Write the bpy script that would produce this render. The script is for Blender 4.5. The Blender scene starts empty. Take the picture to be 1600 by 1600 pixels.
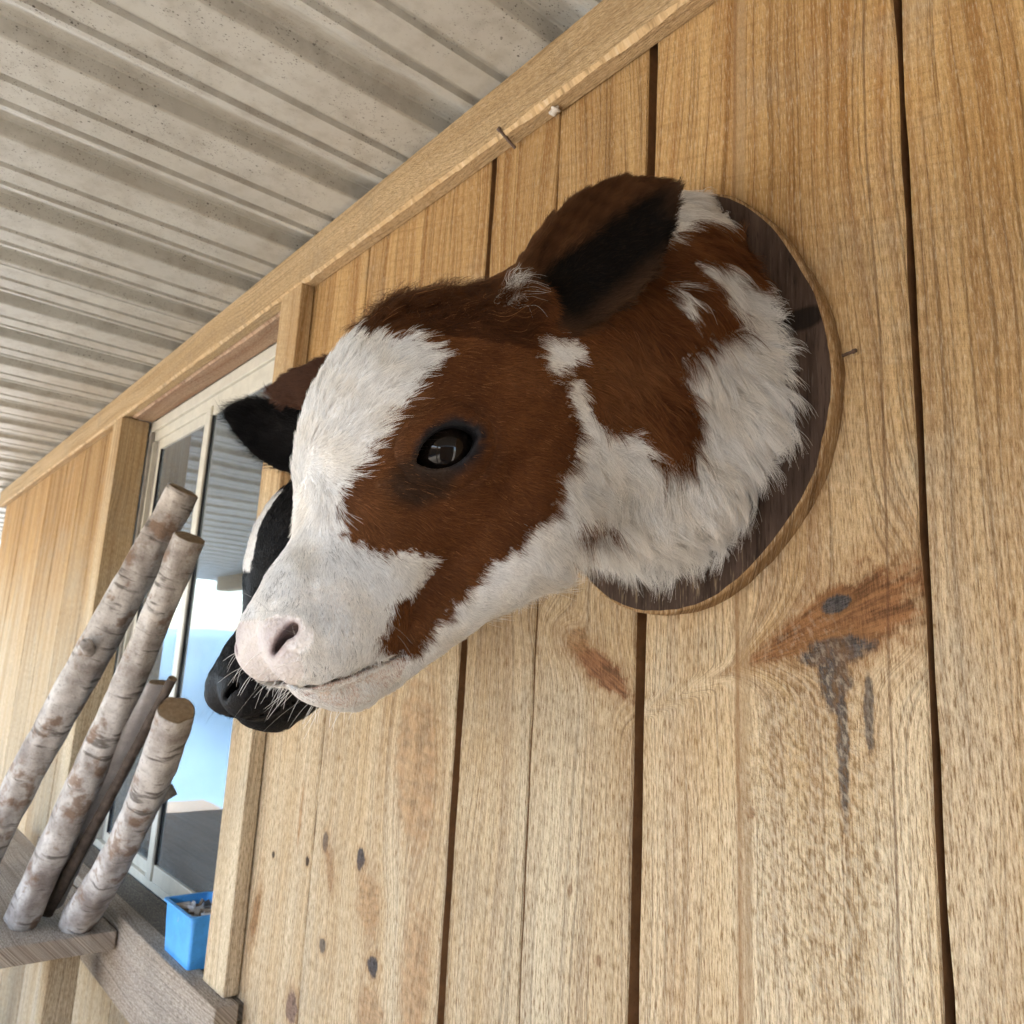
import bpy, bmesh, math, random, time
import numpy as np
from mathutils import Vector, Matrix
T0 = time.time()
rnd = random.Random(7)
NR = np.random.default_rng(11)
SC = bpy.context.scene
COL = SC.collection

# ------------------------------------------------------------------ camera
# world: wall boards' face is y = 0, the porch is on the -y side, x runs along the wall, z is up
cam_d = bpy.data.cameras.new('camera')
cam = bpy.data.objects.new('camera', cam_d)
COL.objects.link(cam)
def camera_matrix():
    up = Vector((341, -6370, 1250)).normalized()
    left = Vector((-1069, 197, 1250)); left = (left - up * left.dot(up)).normalized()
    X = -left; Z = up; Y = left.cross(up)
    right = Vector((X[0], Y[0], Z[0])); down = Vector((X[1], Y[1], Z[1])); fwd = Vector((X[2], Y[2], Z[2]))
    m = Matrix((right, -down, -fwd)).transposed().to_4x4()
    m.translation = Vector((0, -0.62, 1.55))
    return m
cam.matrix_world = camera_matrix()
cam_d.sensor_width = 36.0
cam_d.lens = 36.0 * 1250 / 1600
cam_d.clip_start = 0.02
cam_d.clip_end = 600
cam_d.dof.use_dof = True
cam_d.dof.focus_distance = 0.60
cam_d.dof.aperture_fstop = 17.0
SC.camera = cam

# ------------------------------------------------------------------ world, sun, exposure
SUN_EL, SUN_AZ = math.radians(60), math.radians(142)   # azimuth of the sun, clockwise from +y
world = bpy.data.worlds.new('World'); SC.world = world; world.use_nodes = True
wn = world.node_tree.nodes; wl = world.node_tree.links
sky = wn.new('ShaderNodeTexSky'); sky.sky_type = 'NISHITA'; sky.sun_disc = False
sky.sun_elevation = SUN_EL; sky.sun_rotation = SUN_AZ
sky.air_density = 1.0; sky.dust_density = 1.6
wl.new(sky.outputs[0], wn['Background'].inputs[0]); wn['Background'].inputs[1].default_value = 0.13
sun_d = bpy.data.lights.new('sun', 'SUN'); sun_d.energy = 4.2; sun_d.angle = math.radians(0.53); sun_d.color = (1, .97, .92)
sun = bpy.data.objects.new('sun', sun_d); COL.objects.link(sun)
sdir = Vector((math.sin(SUN_AZ) * math.cos(SUN_EL), math.cos(SUN_AZ) * math.cos(SUN_EL), math.sin(SUN_EL)))
sun.rotation_euler = sdir.to_track_quat('Z', 'Y').to_euler()
sun.location = sdir * 30
SC.view_settings.view_transform = 'Standard'
SC.view_settings.look = 'None'
SC.view_settings.exposure = 3.5
SC.view_settings.gamma = 1.0
SC.view_settings.use_curve_mapping = False
SC.render.engine = 'CYCLES'
SC.cycles.max_bounces = 8
SC.cycles.diffuse_bounces = 3
SC.cycles.glossy_bounces = 4
SC.cycles.transmission_bounces = 6
SC.cycles.transparent_max_bounces = 12
SC.cycles.use_denoising = True
SC.cycles.denoiser = 'OPENIMAGEDENOISE'
SC.cycles.denoising_input_passes = 'RGB_ALBEDO_NORMAL'
SC.cycles.use_adaptive_sampling = True
SC.cycles.adaptive_threshold = 0.025
SC.cycles.caustics_reflective = False
SC.cycles.caustics_refractive = False
SC.cycles.sample_clamp_indirect = 6.0
SC.cycles_curves.shape = 'RIBBONS'
SC.cycles_curves.subdivisions = 2

# ------------------------------------------------------------------ helpers
def link(o, parent=None):
    COL.objects.link(o)
    if parent is not None: o.parent = parent
    return o
def tag(o, label=None, cat=None, group=None, kind=None):
    if label: o['label'] = label
    if cat: o['category'] = cat
    if group: o['group'] = group
    if kind: o['kind'] = kind
    return o
def empty(name, loc, label, cat, group=None):
    o = bpy.data.objects.new(name, None); o.location = loc; o.empty_display_size = .05
    COL.objects.link(o); return tag(o, label, cat, group)
def mesh_obj(name, bm, mat, parent=None, smooth=False, loc=None):
    me = bpy.data.meshes.new(name)
    bmesh.ops.recalc_face_normals(bm, faces=bm.faces)
    bm.to_mesh(me); bm.free()
    if smooth: me.shade_smooth()
    o = bpy.data.objects.new(name, me)
    for m in (mat if isinstance(mat, (list, tuple)) else [mat]): me.materials.append(m)
    link(o, parent)
    if loc is not None: o.location = loc
    return o
def box_bm(bm, x0, x1, y0, y1, z0, z1):
    vs = [bm.verts.new(p) for p in ((x0,y0,z0),(x1,y0,z0),(x1,y1,z0),(x0,y1,z0),(x0,y0,z1),(x1,y0,z1),(x1,y1,z1),(x0,y1,z1))]
    for f in ((0,3,2,1),(4,5,6,7),(0,1,5,4),(1,2,6,5),(2,3,7,6),(3,0,4,7)): bm.faces.new([vs[i] for i in f])
    return vs
def bevel(bm, w, seg=2):
    bmesh.ops.bevel(bm, geom=list(bm.edges), offset=w, segments=seg, affect='EDGES', profile=.5, clamp_overlap=True)
def box(name, mat, parent, x0, x1, y0, y1, z0, z1, bev=.002, rel=(0,0,0)):
    bm = bmesh.new(); box_bm(bm, x0-rel[0], x1-rel[0], y0-rel[1], y1-rel[1], z0-rel[2], z1-rel[2])
    if bev: bevel(bm, bev)
    return mesh_obj(name, bm, mat, parent)

# ------------------------------------------------------------------ material helpers
class NT:
    def __init__(self, name):
        self.m = bpy.data.materials.new(name); self.m.use_nodes = True
        self.t = self.m.node_tree; self.n = self.t.nodes; self.l = self.t.links
        self.b = self.n['Principled BSDF']; self.out = self.n['Material Output']
    def new(self, kind, **kw):
        nd = self.n.new(kind)
        for k, v in kw.items(): setattr(nd, k, v)
        return nd
    def set(self, sock, v):
        if isinstance(v, bpy.types.NodeSocket): self.l.new(v, sock)
        elif v is not None: sock.default_value = v
    def coords(self, which='Object'):
        return self.new('ShaderNodeTexCoord').outputs[which]
    def mapping(self, vec, scale=(1,1,1), loc=(0,0,0), rot=(0,0,0)):
        m = self.new('ShaderNodeMapping'); self.set(m.inputs[0], vec)
        self.set(m.inputs['Location'], loc); m.inputs['Rotation'].default_value = rot; m.inputs['Scale'].default_value = scale
        return m.outputs[0]
    def noise(self, vec, scale=5, detail=4, rough=.55, dist=0, dims='3D'):
        n = self.new('ShaderNodeTexNoise', noise_dimensions=dims); self.set(n.inputs['Vector'], vec)
        n.inputs['Scale'].default_value = scale; n.inputs['Detail'].default_value = detail
        n.inputs['Roughness'].default_value = rough; n.inputs['Distortion'].default_value = dist
        return n.outputs['Fac']
    def voronoi(self, vec, scale, feature='F1', rand=1.0):
        n = self.new('ShaderNodeTexVoronoi', feature=feature); self.set(n.inputs['Vector'], vec)
        n.inputs['Scale'].default_value = scale; n.inputs['Randomness'].default_value = rand
        return n.outputs['Distance']
    def ramp(self, fac, stops, interp='LINEAR'):
        r = self.new('ShaderNodeValToRGB'); self.set(r.inputs[0], fac); cr = r.color_ramp; cr.interpolation = interp
        while len(cr.elements) < len(stops): cr.elements.new(.5)
        for e, (p, c) in zip(cr.elements, stops):
            e.position = p; e.color = (c, c, c, 1) if isinstance(c, (int, float)) else (*c, 1)
        return r.outputs[0]
    def mix(self, fac, a, b, mode='MIX'):
        m = self.new('ShaderNodeMix', data_type='RGBA', blend_type=mode)
        self.set(m.inputs[0], fac)
        for s, v in ((m.inputs[6], a), (m.inputs[7], b)):
            if isinstance(v, tuple) and len(v) == 3: v = (*v, 1)
            self.set(s, v)
        return m.outputs[2]
    def math(self, op, a, b=None, c=None, clamp=False):
        m = self.new('ShaderNodeMath', operation=op, use_clamp=clamp)
        for s, v in zip(m.inputs, (a, b, c)): self.set(s, v)
        return m.outputs[0]
    def vmath(self, op, a, b=None):
        m = self.new('ShaderNodeVectorMath', operation=op)
        self.set(m.inputs[0], a); self.set(m.inputs[1], b)
        return m.outputs['Value'] if op in ('LENGTH', 'DOT_PRODUCT', 'DISTANCE') else m.outputs[0]
    def sep(self, v):
        s = self.new('ShaderNodeSeparateXYZ'); self.set(s.inputs[0], v); return s.outputs
    def comb(self, x, y, z):
        s = self.new('ShaderNodeCombineXYZ')
        for i, v in enumerate((x, y, z)): self.set(s.inputs[i], v)
        return s.outputs[0]
    def bump(self, height, strength=.5, dist=.001, normal=None):
        b = self.new('ShaderNodeBump'); self.set(b.inputs['Height'], height)
        b.inputs['Strength'].default_value = strength; b.inputs['Distance'].default_value = dist
        if normal is not None: self.set(b.inputs['Normal'], normal)
        return b.outputs[0]
    def done(self, color, rough=.7, normal=None, spec=.3, metal=0):
        if isinstance(color, tuple) and len(color) == 3: color = (*color, 1)
        self.set(self.b.inputs['Base Color'], color); self.set(self.b.inputs['Roughness'], rough)
        self.b.inputs['Specular IOR Level'].default_value = spec; self.b.inputs['Metallic'].default_value = metal
        if normal is not None: self.set(self.b.inputs['Normal'], normal)
        return self.m

# ------------------------------------------------------------------ materials of the place
def wood_material(name, light=(.62,.40,.175), dark=(.38,.20,.07), grey=(.56,.455,.325), rough_amt=1.0, axis='z', knots=(), bleach_light=True, ring=1.0, lines=(), coarse=None):
    """rough-sawn softwood. knots: (x, z, rx, rz, rot, colour, strength); axis is the grain direction"""
    k = NT(name)
    pos = k.new('ShaderNodeNewGeometry').outputs['Position']
    oi = k.new('ShaderNodeObjectInfo').outputs['Random']
    sx, sy, sz = k.sep(pos)
    if axis == 'z': across, along = k.math('ADD', sx, sy), sz
    elif axis == 'x': across, along = k.math('ADD', sz, sy), sx
    else: across, along = k.math('ADD', sx, sz), sy
    across0 = across
    off = k.math('MULTIPLY', oi, 17.0)
    # grain wander and bending round the knots
    off2 = k.math('MULTIPLY', oi, 31.0)
    wv = k.comb(k.math('ADD', off, k.math('MULTIPLY', across, 5.0)), k.math('ADD', off2, k.math('MULTIPLY', along, 1.6)), 0.0)
    wander = k.math('MULTIPLY', k.math('SUBTRACT', k.noise(wv, 1.0, 2, .5, dims='2D'), .5), .055)
    across = k.math('ADD', across, wander)
    kmasks = []
    if knots: rag = k.noise(pos, 62, 3, .6)
    for (kx, kz, rx, rz, rot, colr, st, *tp) in knots:
        tp = tp[0] if tp else 0.0
        dx = k.math('SUBTRACT', sx, kx); dz = k.math('SUBTRACT', sz, kz)
        c, s = math.cos(rot), math.sin(rot)
        a = k.math('DIVIDE', k.math('ADD', k.math('MULTIPLY', dx, c), k.math('MULTIPLY', dz, s)), rx)
        b = k.math('DIVIDE', k.math('SUBTRACT', k.math('MULTIPLY', dz, c), k.math('MULTIPLY', dx, s)), rz if not tp else k.math('MULTIPLY', k.math('MAXIMUM', k.math('MULTIPLY_ADD', a, tp, 1.0), .12), rz))
        r = k.math('SQRT', k.math('ADD', k.math('MULTIPLY', a, a), k.math('MULTIPLY', b, b)))
        bend = k.math('MULTIPLY', k.math('POWER', 2.718, k.math('MULTIPLY', k.math('MULTIPLY', r, r), -.28)), k.math('MULTIPLY', dx, .7))
        across = k.math('SUBTRACT', across, bend)
        kmasks.append((r, colr, st, a, b))
    U = lambda v, a, b: k.comb(k.math('MULTIPLY_ADD', v, a, off), k.math('MULTIPLY_ADD', along, b, off2), 0.0)
    fine = k.noise(U(across, 330.0, 2.4), 1.0, 3, .62, dims='2D')          # long hair-thin grain lines
    rings = k.noise(U(across, 70.0 * ring, .8), 1.0, 2, .5, dims='2D')
    broad = k.noise(U(across, 14.0, .9), 1.0, 3, .55, dims='2D')
    blot = k.noise(pos, 6.5, 4, .62)
    fuzz = k.noise(k.comb(k.math('MULTIPLY_ADD', across0, 620.0, k.math('MULTIPLY_ADD', along, 30.0, off)), k.math('MULTIPLY', along, 78.0), 0.0), 1.0, 3, .70, dims='2D')   # torn fibres
    saw = k.noise(k.comb(k.math('MULTIPLY', across0, 9.0), k.math('MULTIPLY_ADD', along, 210.0, k.math('MULTIPLY', across0, 60.0)), 0.0), 1.0, 2, .5, dims='2D')        # faint band-saw marks
    c = k.mix(k.ramp(rings, [(.32, 0.0), (.48, .70), (.66, 1.0)]), dark, light)
    c = k.mix(k.ramp(broad, [(.40, 0.0), (.72, .45)]), c, tuple(x * .80 for x in dark))
    c = k.mix(k.ramp(fine, [(.32, .80), (.46, 0.0)]), c, tuple(x * .58 for x in dark))
    c = k.mix(k.ramp(fine, [(.54, 0.0), (.72, .40)]), c, tuple(min(.8, x * 1.18) for x in light))
    c = k.mix(k.ramp(saw, [(.30, .22), (.48, 0.0)]), c, tuple(x * .7 for x in dark))
    rough_zone = None
    if bleach_light:
        # boards turn paler and greyer lower down: some weathering, some sky light painted in
        zf = k.new('ShaderNodeMapRange'); k.set(zf.inputs[0], k.math('ADD', sz, k.math('MULTIPLY', k.math('SUBTRACT', blot, .5), .9)))
        zf.inputs[1].default_value = 2.05; zf.inputs[2].default_value = 1.45
        rough_zone = k.math('MULTIPLY_ADD', zf.outputs[0], .55, .45)
        zm = k.math('MULTIPLY', zf.outputs[0], k.ramp(broad, [(.30, .90), (.70, .42)]))
        c = k.mix(k.math('MULTIPLY', zm, .90), c, k.mix(k.ramp(k.math('MULTIPLY_ADD', fine, .55, k.math('MULTIPLY', fuzz, .45)), [(.36, 0.0), (.60, 1.0)]), tuple(x * .66 for x in grey), tuple(min(.8, x * 1.50) for x in grey)))
    c = k.mix(k.ramp(blot, [(.32, .30), (.46, 0.0)]), c, tuple(x * .60 for x in grey))
    fz = k.ramp(fuzz, [(.28, .80), (.47, 0.0)])  # torn-fibre relief, its shade and highlights also painted into the colour
    if rough_zone is not None: fz = k.math('MULTIPLY', fz, rough_zone)
    c = k.mix(fz, c, tuple(x * .50 for x in dark))
    c = k.mix(k.ramp(fuzz, [(.53, 0.0), (.72, .70)]), c, k.mix(.45, c, (.86, .76, .56)))
    for r, colr, st, ka, kb in kmasks:
        edge = k.math('MULTIPLY_ADD', k.math('SUBTRACT', blot, .5), .6, r)
        edge = k.math('MULTIPLY_ADD', k.math('SUBTRACT', rag, .5), 1.3, edge)
        edge = k.math('MULTIPLY_ADD', k.math('SUBTRACT', fuzz, .5), .45, edge)
        halo = k.ramp(edge, [(.85, .55 * st), (1.9 / 2, .0)]) if False else k.math('MULTIPLY', k.ramp(k.math('MULTIPLY', edge, .4), [(.40, 1.0), (.75, 0.0)]), .40 * st)
        c = k.mix(halo, c, (.32, .165, .065))
        stk = k.noise(k.comb(k.math('MULTIPLY', ka, 1.6), k.math('MULTIPLY', kb, 5.0), 0.0), 1.0, 4, .65, dims='2D')
        kc = k.mix(k.ramp(k.math('MULTIPLY_ADD', fuzz, .35, k.math('MULTIPLY', stk, .65)), [(.38, 0.0), (.58, 1.0)]), tuple(x * .50 for x in colr), tuple(min(.8, x * 1.30) for x in colr))
        c = k.mix(k.math('MULTIPLY', k.ramp(k.math('MULTIPLY', edge, .5), [(.40, 1.0), (.56, 0.0)]), st), c, kc)
    tone = k.ramp(oi, [(0.0, .80), (.5, 1.0), (1.0, 1.12)])
    c = k.mix(1.0, c, tone, 'MULTIPLY')
    for (x0, x1, w, colr, st) in lines:      # a long shake or heart line running up the board
        dl = k.math('ABSOLUTE', k.math('SUBTRACT', k.math('ADD', sx, k.math('MULTIPLY', wander, .35)), x0))
        m = k.math('MULTIPLY', k.ramp(k.math('DIVIDE', dl, w), [(.35, 1.0), (1.0, 0.0)]), st)
        c = k.mix(m, c, colr)
    h = k.math('ADD', k.math('MULTIPLY', fuzz, 1.2), k.math('MULTIPLY', saw, .25))
    if coarse:                               # torn, woolly saw marks under the spike knot, relief shade painted into the colour
        (cx, cz, rx, rz) = coarse
        dx = k.math('DIVIDE', k.math('SUBTRACT', sx, cx), rx); dz = k.math('DIVIDE', k.math('SUBTRACT', sz, cz), rz)
        m = k.ramp(k.math('ADD', k.math('MULTIPLY', dx, dx), k.math('MULTIPLY', dz, dz)), [(.35, 1.0), (1.0, 0.0)])
        chv = k.comb(k.math('ADD', k.math('MULTIPLY', across0, 210.0), k.math('MULTIPLY', along, 70.0)), k.math('MULTIPLY', along, 125.0), 0.0)
        chip = k.noise(chv, 1.0, 3, .55, dims='2D')
        c = k.mix(k.math('MULTIPLY', m, k.ramp(chip, [(.34, .50), (.49, 0.0)])), c, tuple(x * .55 for x in dark))
        c = k.mix(k.math('MULTIPLY', m, k.ramp(chip, [(.52, 0.0), (.66, .42)])), c, (.66, .55, .40))
        h = k.math('ADD', h, k.math('MULTIPLY', m, k.math('MULTIPLY', chip, 2.6)))
    nrm = k.bump(h, .9 * rough_amt, .0030)
    return k.done(c, k.ramp(fuzz, [(.3, .85), (.7, .62)]), nrm, spec=.12)

BR = (.20, .095, .045); GK = (.080, .072, .070); DK = (.035, .025, .02)
M_plank = wood_material('rough_board')
M_plank_right = wood_material('rough_board_spike_knot', knots=(
    (-.336, 1.599, .086, .0255, .40, (.25, .12, .052), 1.0, .70), (-.331, 1.614, .0135, .0075, .35, GK, 1.0),
    (-.333, 1.577, .032, .012, .2, GK, 1.0), (-.333, 1.553, .014, .024, 0, GK, .9), (-.327, 1.500, .0052, .055, 0, (.10, .09, .085), .85),
    (-.3055, 1.530, .0042, .030, 0, GK, .8), (-.411, 1.442, .005, .005, 0, BR, .7)),
    lines=((-.4235, 0, .0035, (.30, .165, .075), .75), (-.4165, 0, .007, (.42, .285, .16), .6), (-.288, 0, .0016, (.13, .06, .03), .55)), coarse=(-.355, 1.44, .075, .19))
M_plank_mid = wood_material('rough_board_spike', knots=((-.592, 1.556, .050, .0155, -.52, (.26, .12, .055), .95), (-.625, 1.585, .02, .014, -.3, (.34, .19, .085), .6),
    (-.581, 1.278, .004, .006, 0, BR, .6), (-.624, 1.332, .004, .007, 0, BR, .5)))
M_plank_knots = wood_material('rough_board_small_knots', knots=((-1.0404, 1.2779, .0115, .0155, 0, GK, 1.0), (-.9866, 1.155, .0145, .0145, 0, GK, 1.0),
    (-1.1464, 1.281, .009, .0135, 0, (.16, .12, .09), .9), (-1.127, 1.1415, .009, .011, 0, (.14, .115, .095), .9),
    (-1.125, 1.245, .012, .030, .3, (.33, .19, .095), .6), (-1.01, 1.225, .030, .040, .3, (.40, .235, .115), .55), (-.985, 1.10, .030, .030, 0, (.37, .215, .11), .5), (-.92, 1.42, .05, .10, .1, (.42, .245, .12), .5), (-.89,1.17,.03,.08,0,(.40,.235,.12),.5)))
M_plank_left = wood_material('rough_board_stains', knots=((-1.3185, 1.229, .006, .006, 0, DK, .9), (-1.1976, 1.2434, .006, .008, 0, DK, .9),
    (-1.362, 1.125, .013, .045, -.15, (.27, .145, .065), .8), (-1.2035, 1.036, .018, .022, 0, (.20, .13, .10), .9), (-1.235, 1.30, .005, .05, 0, (.40, .21, .09), .6)))
M_beam = wood_material('sawn_beam', light=(.62,.45,.255), dark=(.52,.345,.17), axis='x', bleach_light=False, ring=.5)
M_header = wood_material('header_board', light=(.60,.41,.27), dark=(.40,.22,.125), axis='x', bleach_light=False, ring=.6)
M_post = wood_material('window_stud', light=(.60,.44,.25), dark=(.43,.27,.125), bleach_light=True, ring=.6, rough_amt=.7)
M_sill = wood_material('weathered_sill', light=(.47,.37,.27), dark=(.27,.18,.115), grey=(.36,.31,.26), axis='x', ring=.45)
M_ledge = wood_material('dirty_ledge', light=(.21,.185,.155), dark=(.10,.085,.07), grey=(.18,.165,.15), axis='x', rough_amt=.6)

def metal_sheet():
    k = NT('painted_steel_sheet'); p = k.new('ShaderNodeNewGeometry').outputs['Position']
    big = k.noise(p, 3.2, 4, .6); mid = k.noise(p, 22, 4, .6); fine = k.noise(p, 260, 2, .5)
    c = k.mix(k.ramp(big, [(.35, 0.0), (.7, 1.0)]), (.51, .505, .465), (.41, .40, .36))
    c = k.mix(k.ramp(mid, [(.45, 0.0), (.72, .6)]), c, (.29, .26, .215))
    clus = k.ramp(k.noise(p, 7.5, 3, .55), [(.40, .12), (.56, 1.0)])
    for sc, th, st in ((330, .28, .55), (170, .19, .8), (75, .12, .95)):
        d = k.voronoi(k.mapping(p, scale=(1, .8, 1)), sc)
        sel = k.ramp(k.noise(p, sc * .45, 1, .5), [(.50, 0.0), (.56, 1.0)])
        m = k.math('MULTIPLY', k.math('MULTIPLY', k.ramp(d, [(th * .75, 1.0), (th * 1.25, 0.0)]), sel), k.math('MULTIPLY', clus, st))
        c = k.mix(m, c, (.06, .05, .04))
    nrm = k.bump(k.math('ADD', fine, k.math('MULTIPLY', mid, 2.0)), .12, .001)
    return k.done(c, .42, nrm, spec=.45)
M_sheet = metal_sheet()

def simple(name, col, rough=.6, spec=.4, var=.15, sc=30, bump=.15, metal=0):
    k = NT(name); p = k.coords('Object'); n = k.noise(p, sc, 5, .6); n2 = k.noise(p, sc * 6, 3, .6)
    c = k.mix(k.ramp(n, [(.3, 0.0), (.7, 1.0)]), tuple(x * (1 - var) for x in col), tuple(min(1, x * (1 + var)) for x in col))
    c = k.mix(k.ramp(n2, [(.30, var * 1.6), (.45, 0.0)]), c, tuple(x * .5 for x in col))
    return k.done(c, rough, k.bump(n2, bump, .001), spec, metal)
M_alu = simple('cream_window_metal', (.60, .58, .50), .45, .5, .10, 25, .06)
M_alu_grey = simple('grey_window_channel', (.30, .28, .25), .5, .4, .25, 30, .1)
M_gasket = simple('black_gasket', (.012, .012, .013), .6, .3, .2)
M_blue = simple('blue_plastic', (.075, .34, .74), .45, .4, .16, 30, .15)
M_paper = simple('grey_white_scrap', (.55, .53, .50), .8, .2, .25, 90, .4)
M_dirtj = simple('brown_scrap', (.22, .17, .12), .8, .2, .3, 90, .4)
M_steel = simple('rusty_nail', (.11, .07, .05), .6, .4, .3, 200, .3)
M_backdrop = simple('blue_backdrop', (.13, .22, .32), .9, .1, .12, 1.5, .3)
M_room = simple('pale_blue_room_paint', (.36, .45, .52), .8, .2, .06, 2, .05)
M_web = simple('cobweb_fluff', (.62, .58, .52), .9, .1, .2, 400, .4)

def glass_mat():
    k = NT('window_glass'); k.n.remove(k.b)
    tr = k.new('ShaderNodeBsdfTransparent'); tr.inputs[0].default_value = (.86, .90, .90, 1)
    gl = k.new('ShaderNodeBsdfGlossy'); gl.inputs['Roughness'].default_value = .02
    df = k.new('ShaderNodeBsdfDiffuse'); df.inputs[0].default_value = (.42, .48, .52, 1)
    p = k.new('ShaderNodeNewGeometry').outputs['Position']
    nb = k.bump(k.noise(p, 2.2, 2, .5), .05, .02); k.set(gl.inputs['Normal'], nb)
    fr = k.new('ShaderNodeFresnel'); fr.inputs[0].default_value = 1.52
    m1 = k.new('ShaderNodeMixShader'); k.set(m1.inputs[0], k.math('ADD', k.math('MULTIPLY', fr.outputs[0], 1.7), .05, clamp=True)); k.l.new(tr.outputs[0], m1.inputs[1]); k.l.new(gl.outputs[0], m1.inputs[2])
    dirt = k.math('MULTIPLY', k.ramp(k.noise(p, 5, 6, .65), [(.35, .3), (.75, 1.0)]), .24)  # dirt film plus painted pale haze standing in for brighter reflections
    m2 = k.new('ShaderNodeMixShader'); k.set(m2.inputs[0], dirt); k.l.new(m1.outputs[0], m2.inputs[1]); k.l.new(df.outputs[0], m2.inputs[2])
    k.l.new(m2.outputs[0], k.out.inputs[0]); return k.m
M_glass = glass_mat()

def ground_mat(name, a, b, sc, sc2, bump):
    k = NT(name); p = k.new('ShaderNodeNewGeometry').outputs['Position']
    n = k.noise(p, sc, 6, .6); n2 = k.noise(p, sc2, 5, .65)
    c = k.mix(k.ramp(n, [(.35, 0.0), (.65, 1.0)]), a, b)
    c = k.mix(k.ramp(n2, [(.3, .5), (.5, 0.0)]), c, tuple(x * .55 for x in a))
    return k.done(c, .9, k.bump(n2, bump, .01), .2)
M_ground = ground_mat('dry_yard_dirt', (.33, .30, .255), (.25, .225, .19), .35, 14, .5)
M_slab = ground_mat('porch_concrete', (.20, .175, .145), (.15, .13, .11), 1.2, 40, .25)

# ------------------------------------------------------------------ the setting
bm = bmesh.new()
bmesh.ops.create_grid(bm, x_segments=30, y_segments=30, size=220)
for v in bm.verts:
    if v.co.length > 20: v.co.z += rnd.uniform(-.05, .25)
tag(mesh_obj('ground', bm, M_ground, loc=(0, 0, -.12)), kind='structure')
tag(box('porch_floor', M_slab, None, -9, 4, -2.6, 0.15, -.10, 0.0, .01), kind='structure')
bm = bmesh.new(); box_bm(bm, -3.3, -1.0, .14, 2.6, .25, 2.75)
bmesh.ops.delete(bm, geom=[f for f in bm.faces if f.calc_center_median().y < .2], context='FACES')
room = mesh_obj('room_interior', bm, M_room); tag(room, kind='structure')
tag(box('room_back', M_gasket, None, -9, 4, 2.70, 2.75, -.1, 2.3, 0), kind='structure')

# ------------------------------------------------------------------ board wall
WALL = empty('cabin_wall', (-1.4, 0, 0), 'wall of vertical rough sawn honey coloured boards with a framed sliding window', 'wall'); WALL['kind'] = 'thing'
WREL = (-1.4, 0, 0)
def plank(x0, x1, z0, z1, mat, dy=0, name='plank', thick=.022, y0=0, seg=44):
    bm = bmesh.new(); n = seg; rings = []
    ja = [NR.normal(0, .0006) for _ in range(n + 1)]; jb = [NR.normal(0, .0006) for _ in range(n + 1)]
    wa, wb = NR.uniform(0, 6, 2)
    for i in range(n + 1):
        z = z0 + (z1 - z0) * i / n
        a = x0 + ja[i] + .0012 * math.sin(z * 3.1 + wa); b = x1 + jb[i] + .0012 * math.sin(z * 2.7 + wb)
        y = y0 + dy
        pr = [(a, y + thick), (a, y + .0018), (a + .0018, y), (b - .0018, y), (b, y + .0018), (b, y + thick)]
        rings.append([bm.verts.new((px - WREL[0], py, z)) for px, py in pr])
    for i in range(n):
        for j in range(6):
            q = [rings[i][j], rings[i][(j + 1) % 6], rings[i + 1][(j + 1) % 6], rings[i + 1][j]]
            bm.faces.new(q)
    bm.faces.new(rings[0][::-1]); bm.faces.new(rings[-1])
    bm.normal_update(); bmesh.ops.recalc_face_normals(bm, faces=bm.faces)
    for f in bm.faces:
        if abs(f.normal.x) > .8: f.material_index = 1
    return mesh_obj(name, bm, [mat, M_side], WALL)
M_side = simple('brown_board_edge', (.21, .11, .05), .9, .1, .25, 40)  # board sides coloured darker to deepen the shade in the gaps
TOPZ = 2.356
plank(-.5300, -.262, .02, TOPZ, M_plank_right, .000)
plank(-.256, .035, .02, TOPZ, M_plank, .001)
plank(.042, .33, .02, TOPZ, M_plank, -.001)
plank(.337, .63, .02, TOPZ, M_plank, .001)
plank(.637, .93, .02, TOPZ, M_plank, 0)
plank(-.6934, -.5445, .02, TOPZ, M_plank_mid, .0012)
plank(-.8255, -.6941, .02, TOPZ, M_plank_mid, 0)
plank(-1.183, -.8385, .02, TOPZ, M_plank_knots, .0008)
plank(-1.480, -1.1855, .02, TOPZ, M_plank_left, .0003)
xs = -1.487
for i in range(4):
    plank(xs - .29, xs, .02, .955, M_plank, NR.uniform(-.001, .001)); xs -= .294
for i in range(8):
    plank(xs - .29, xs, .02, TOPZ, M_plank, NR.uniform(-.001, .001)); xs -= .2965
M_back = simple('dark_backing', (.30, .16, .07), .9, .1, .2, 20)
box('backing_board', M_back, WALL, -1.475, .93, .030, .038, .02, 2.355, 0, WREL)
box('backing_board', M_back, WALL, -2.75, -1.48, .030, .038, .02, .955, 0, WREL)
box('backing_board', M_back, WALL, -5.1, -2.76, .030, .038, .02, 2.355, 0, WREL)

def beam(name, mat, x0, x1, y0, y1, z0, z1, n=160, rag=.0022):
    bm = bmesh.new(); rings = []
    lo = np.cumsum(NR.normal(0, 1, n + 1)); lo = lo - np.convolve(lo, np.ones(15) / 15, 'same')
    for i in range(n + 1):
        x = x0 + (x1 - x0) * i / n; j = rag * lo[i] * .55 + NR.normal(0, rag * .35)
        wn_ = .0045 + abs(j) * 1.1
        pr = [(y1, z0), (y0 + wn_, z0 + NR.normal(0, .0005)), (y0 + .0008, z0 + wn_ * .9), (y0 + NR.normal(0, .0003), z0 + .022), (y0, z1 - .004), (y0 + .004, z1), (y1, z1)]
        rings.append([bm.verts.new((x - WREL[0], py, pz)) for py, pz in pr])
    m = len(rings[0])
    for i in range(n):
        for j in range(m): bm.faces.new([rings[i][j], rings[i][(j + 1) % m], rings[i + 1][(j + 1) % m], rings[i + 1][j]])
    bm.faces.new(rings[0]); bm.faces.new(rings[-1][::-1])
    return mesh_obj(name, bm, mat, WALL)
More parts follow.
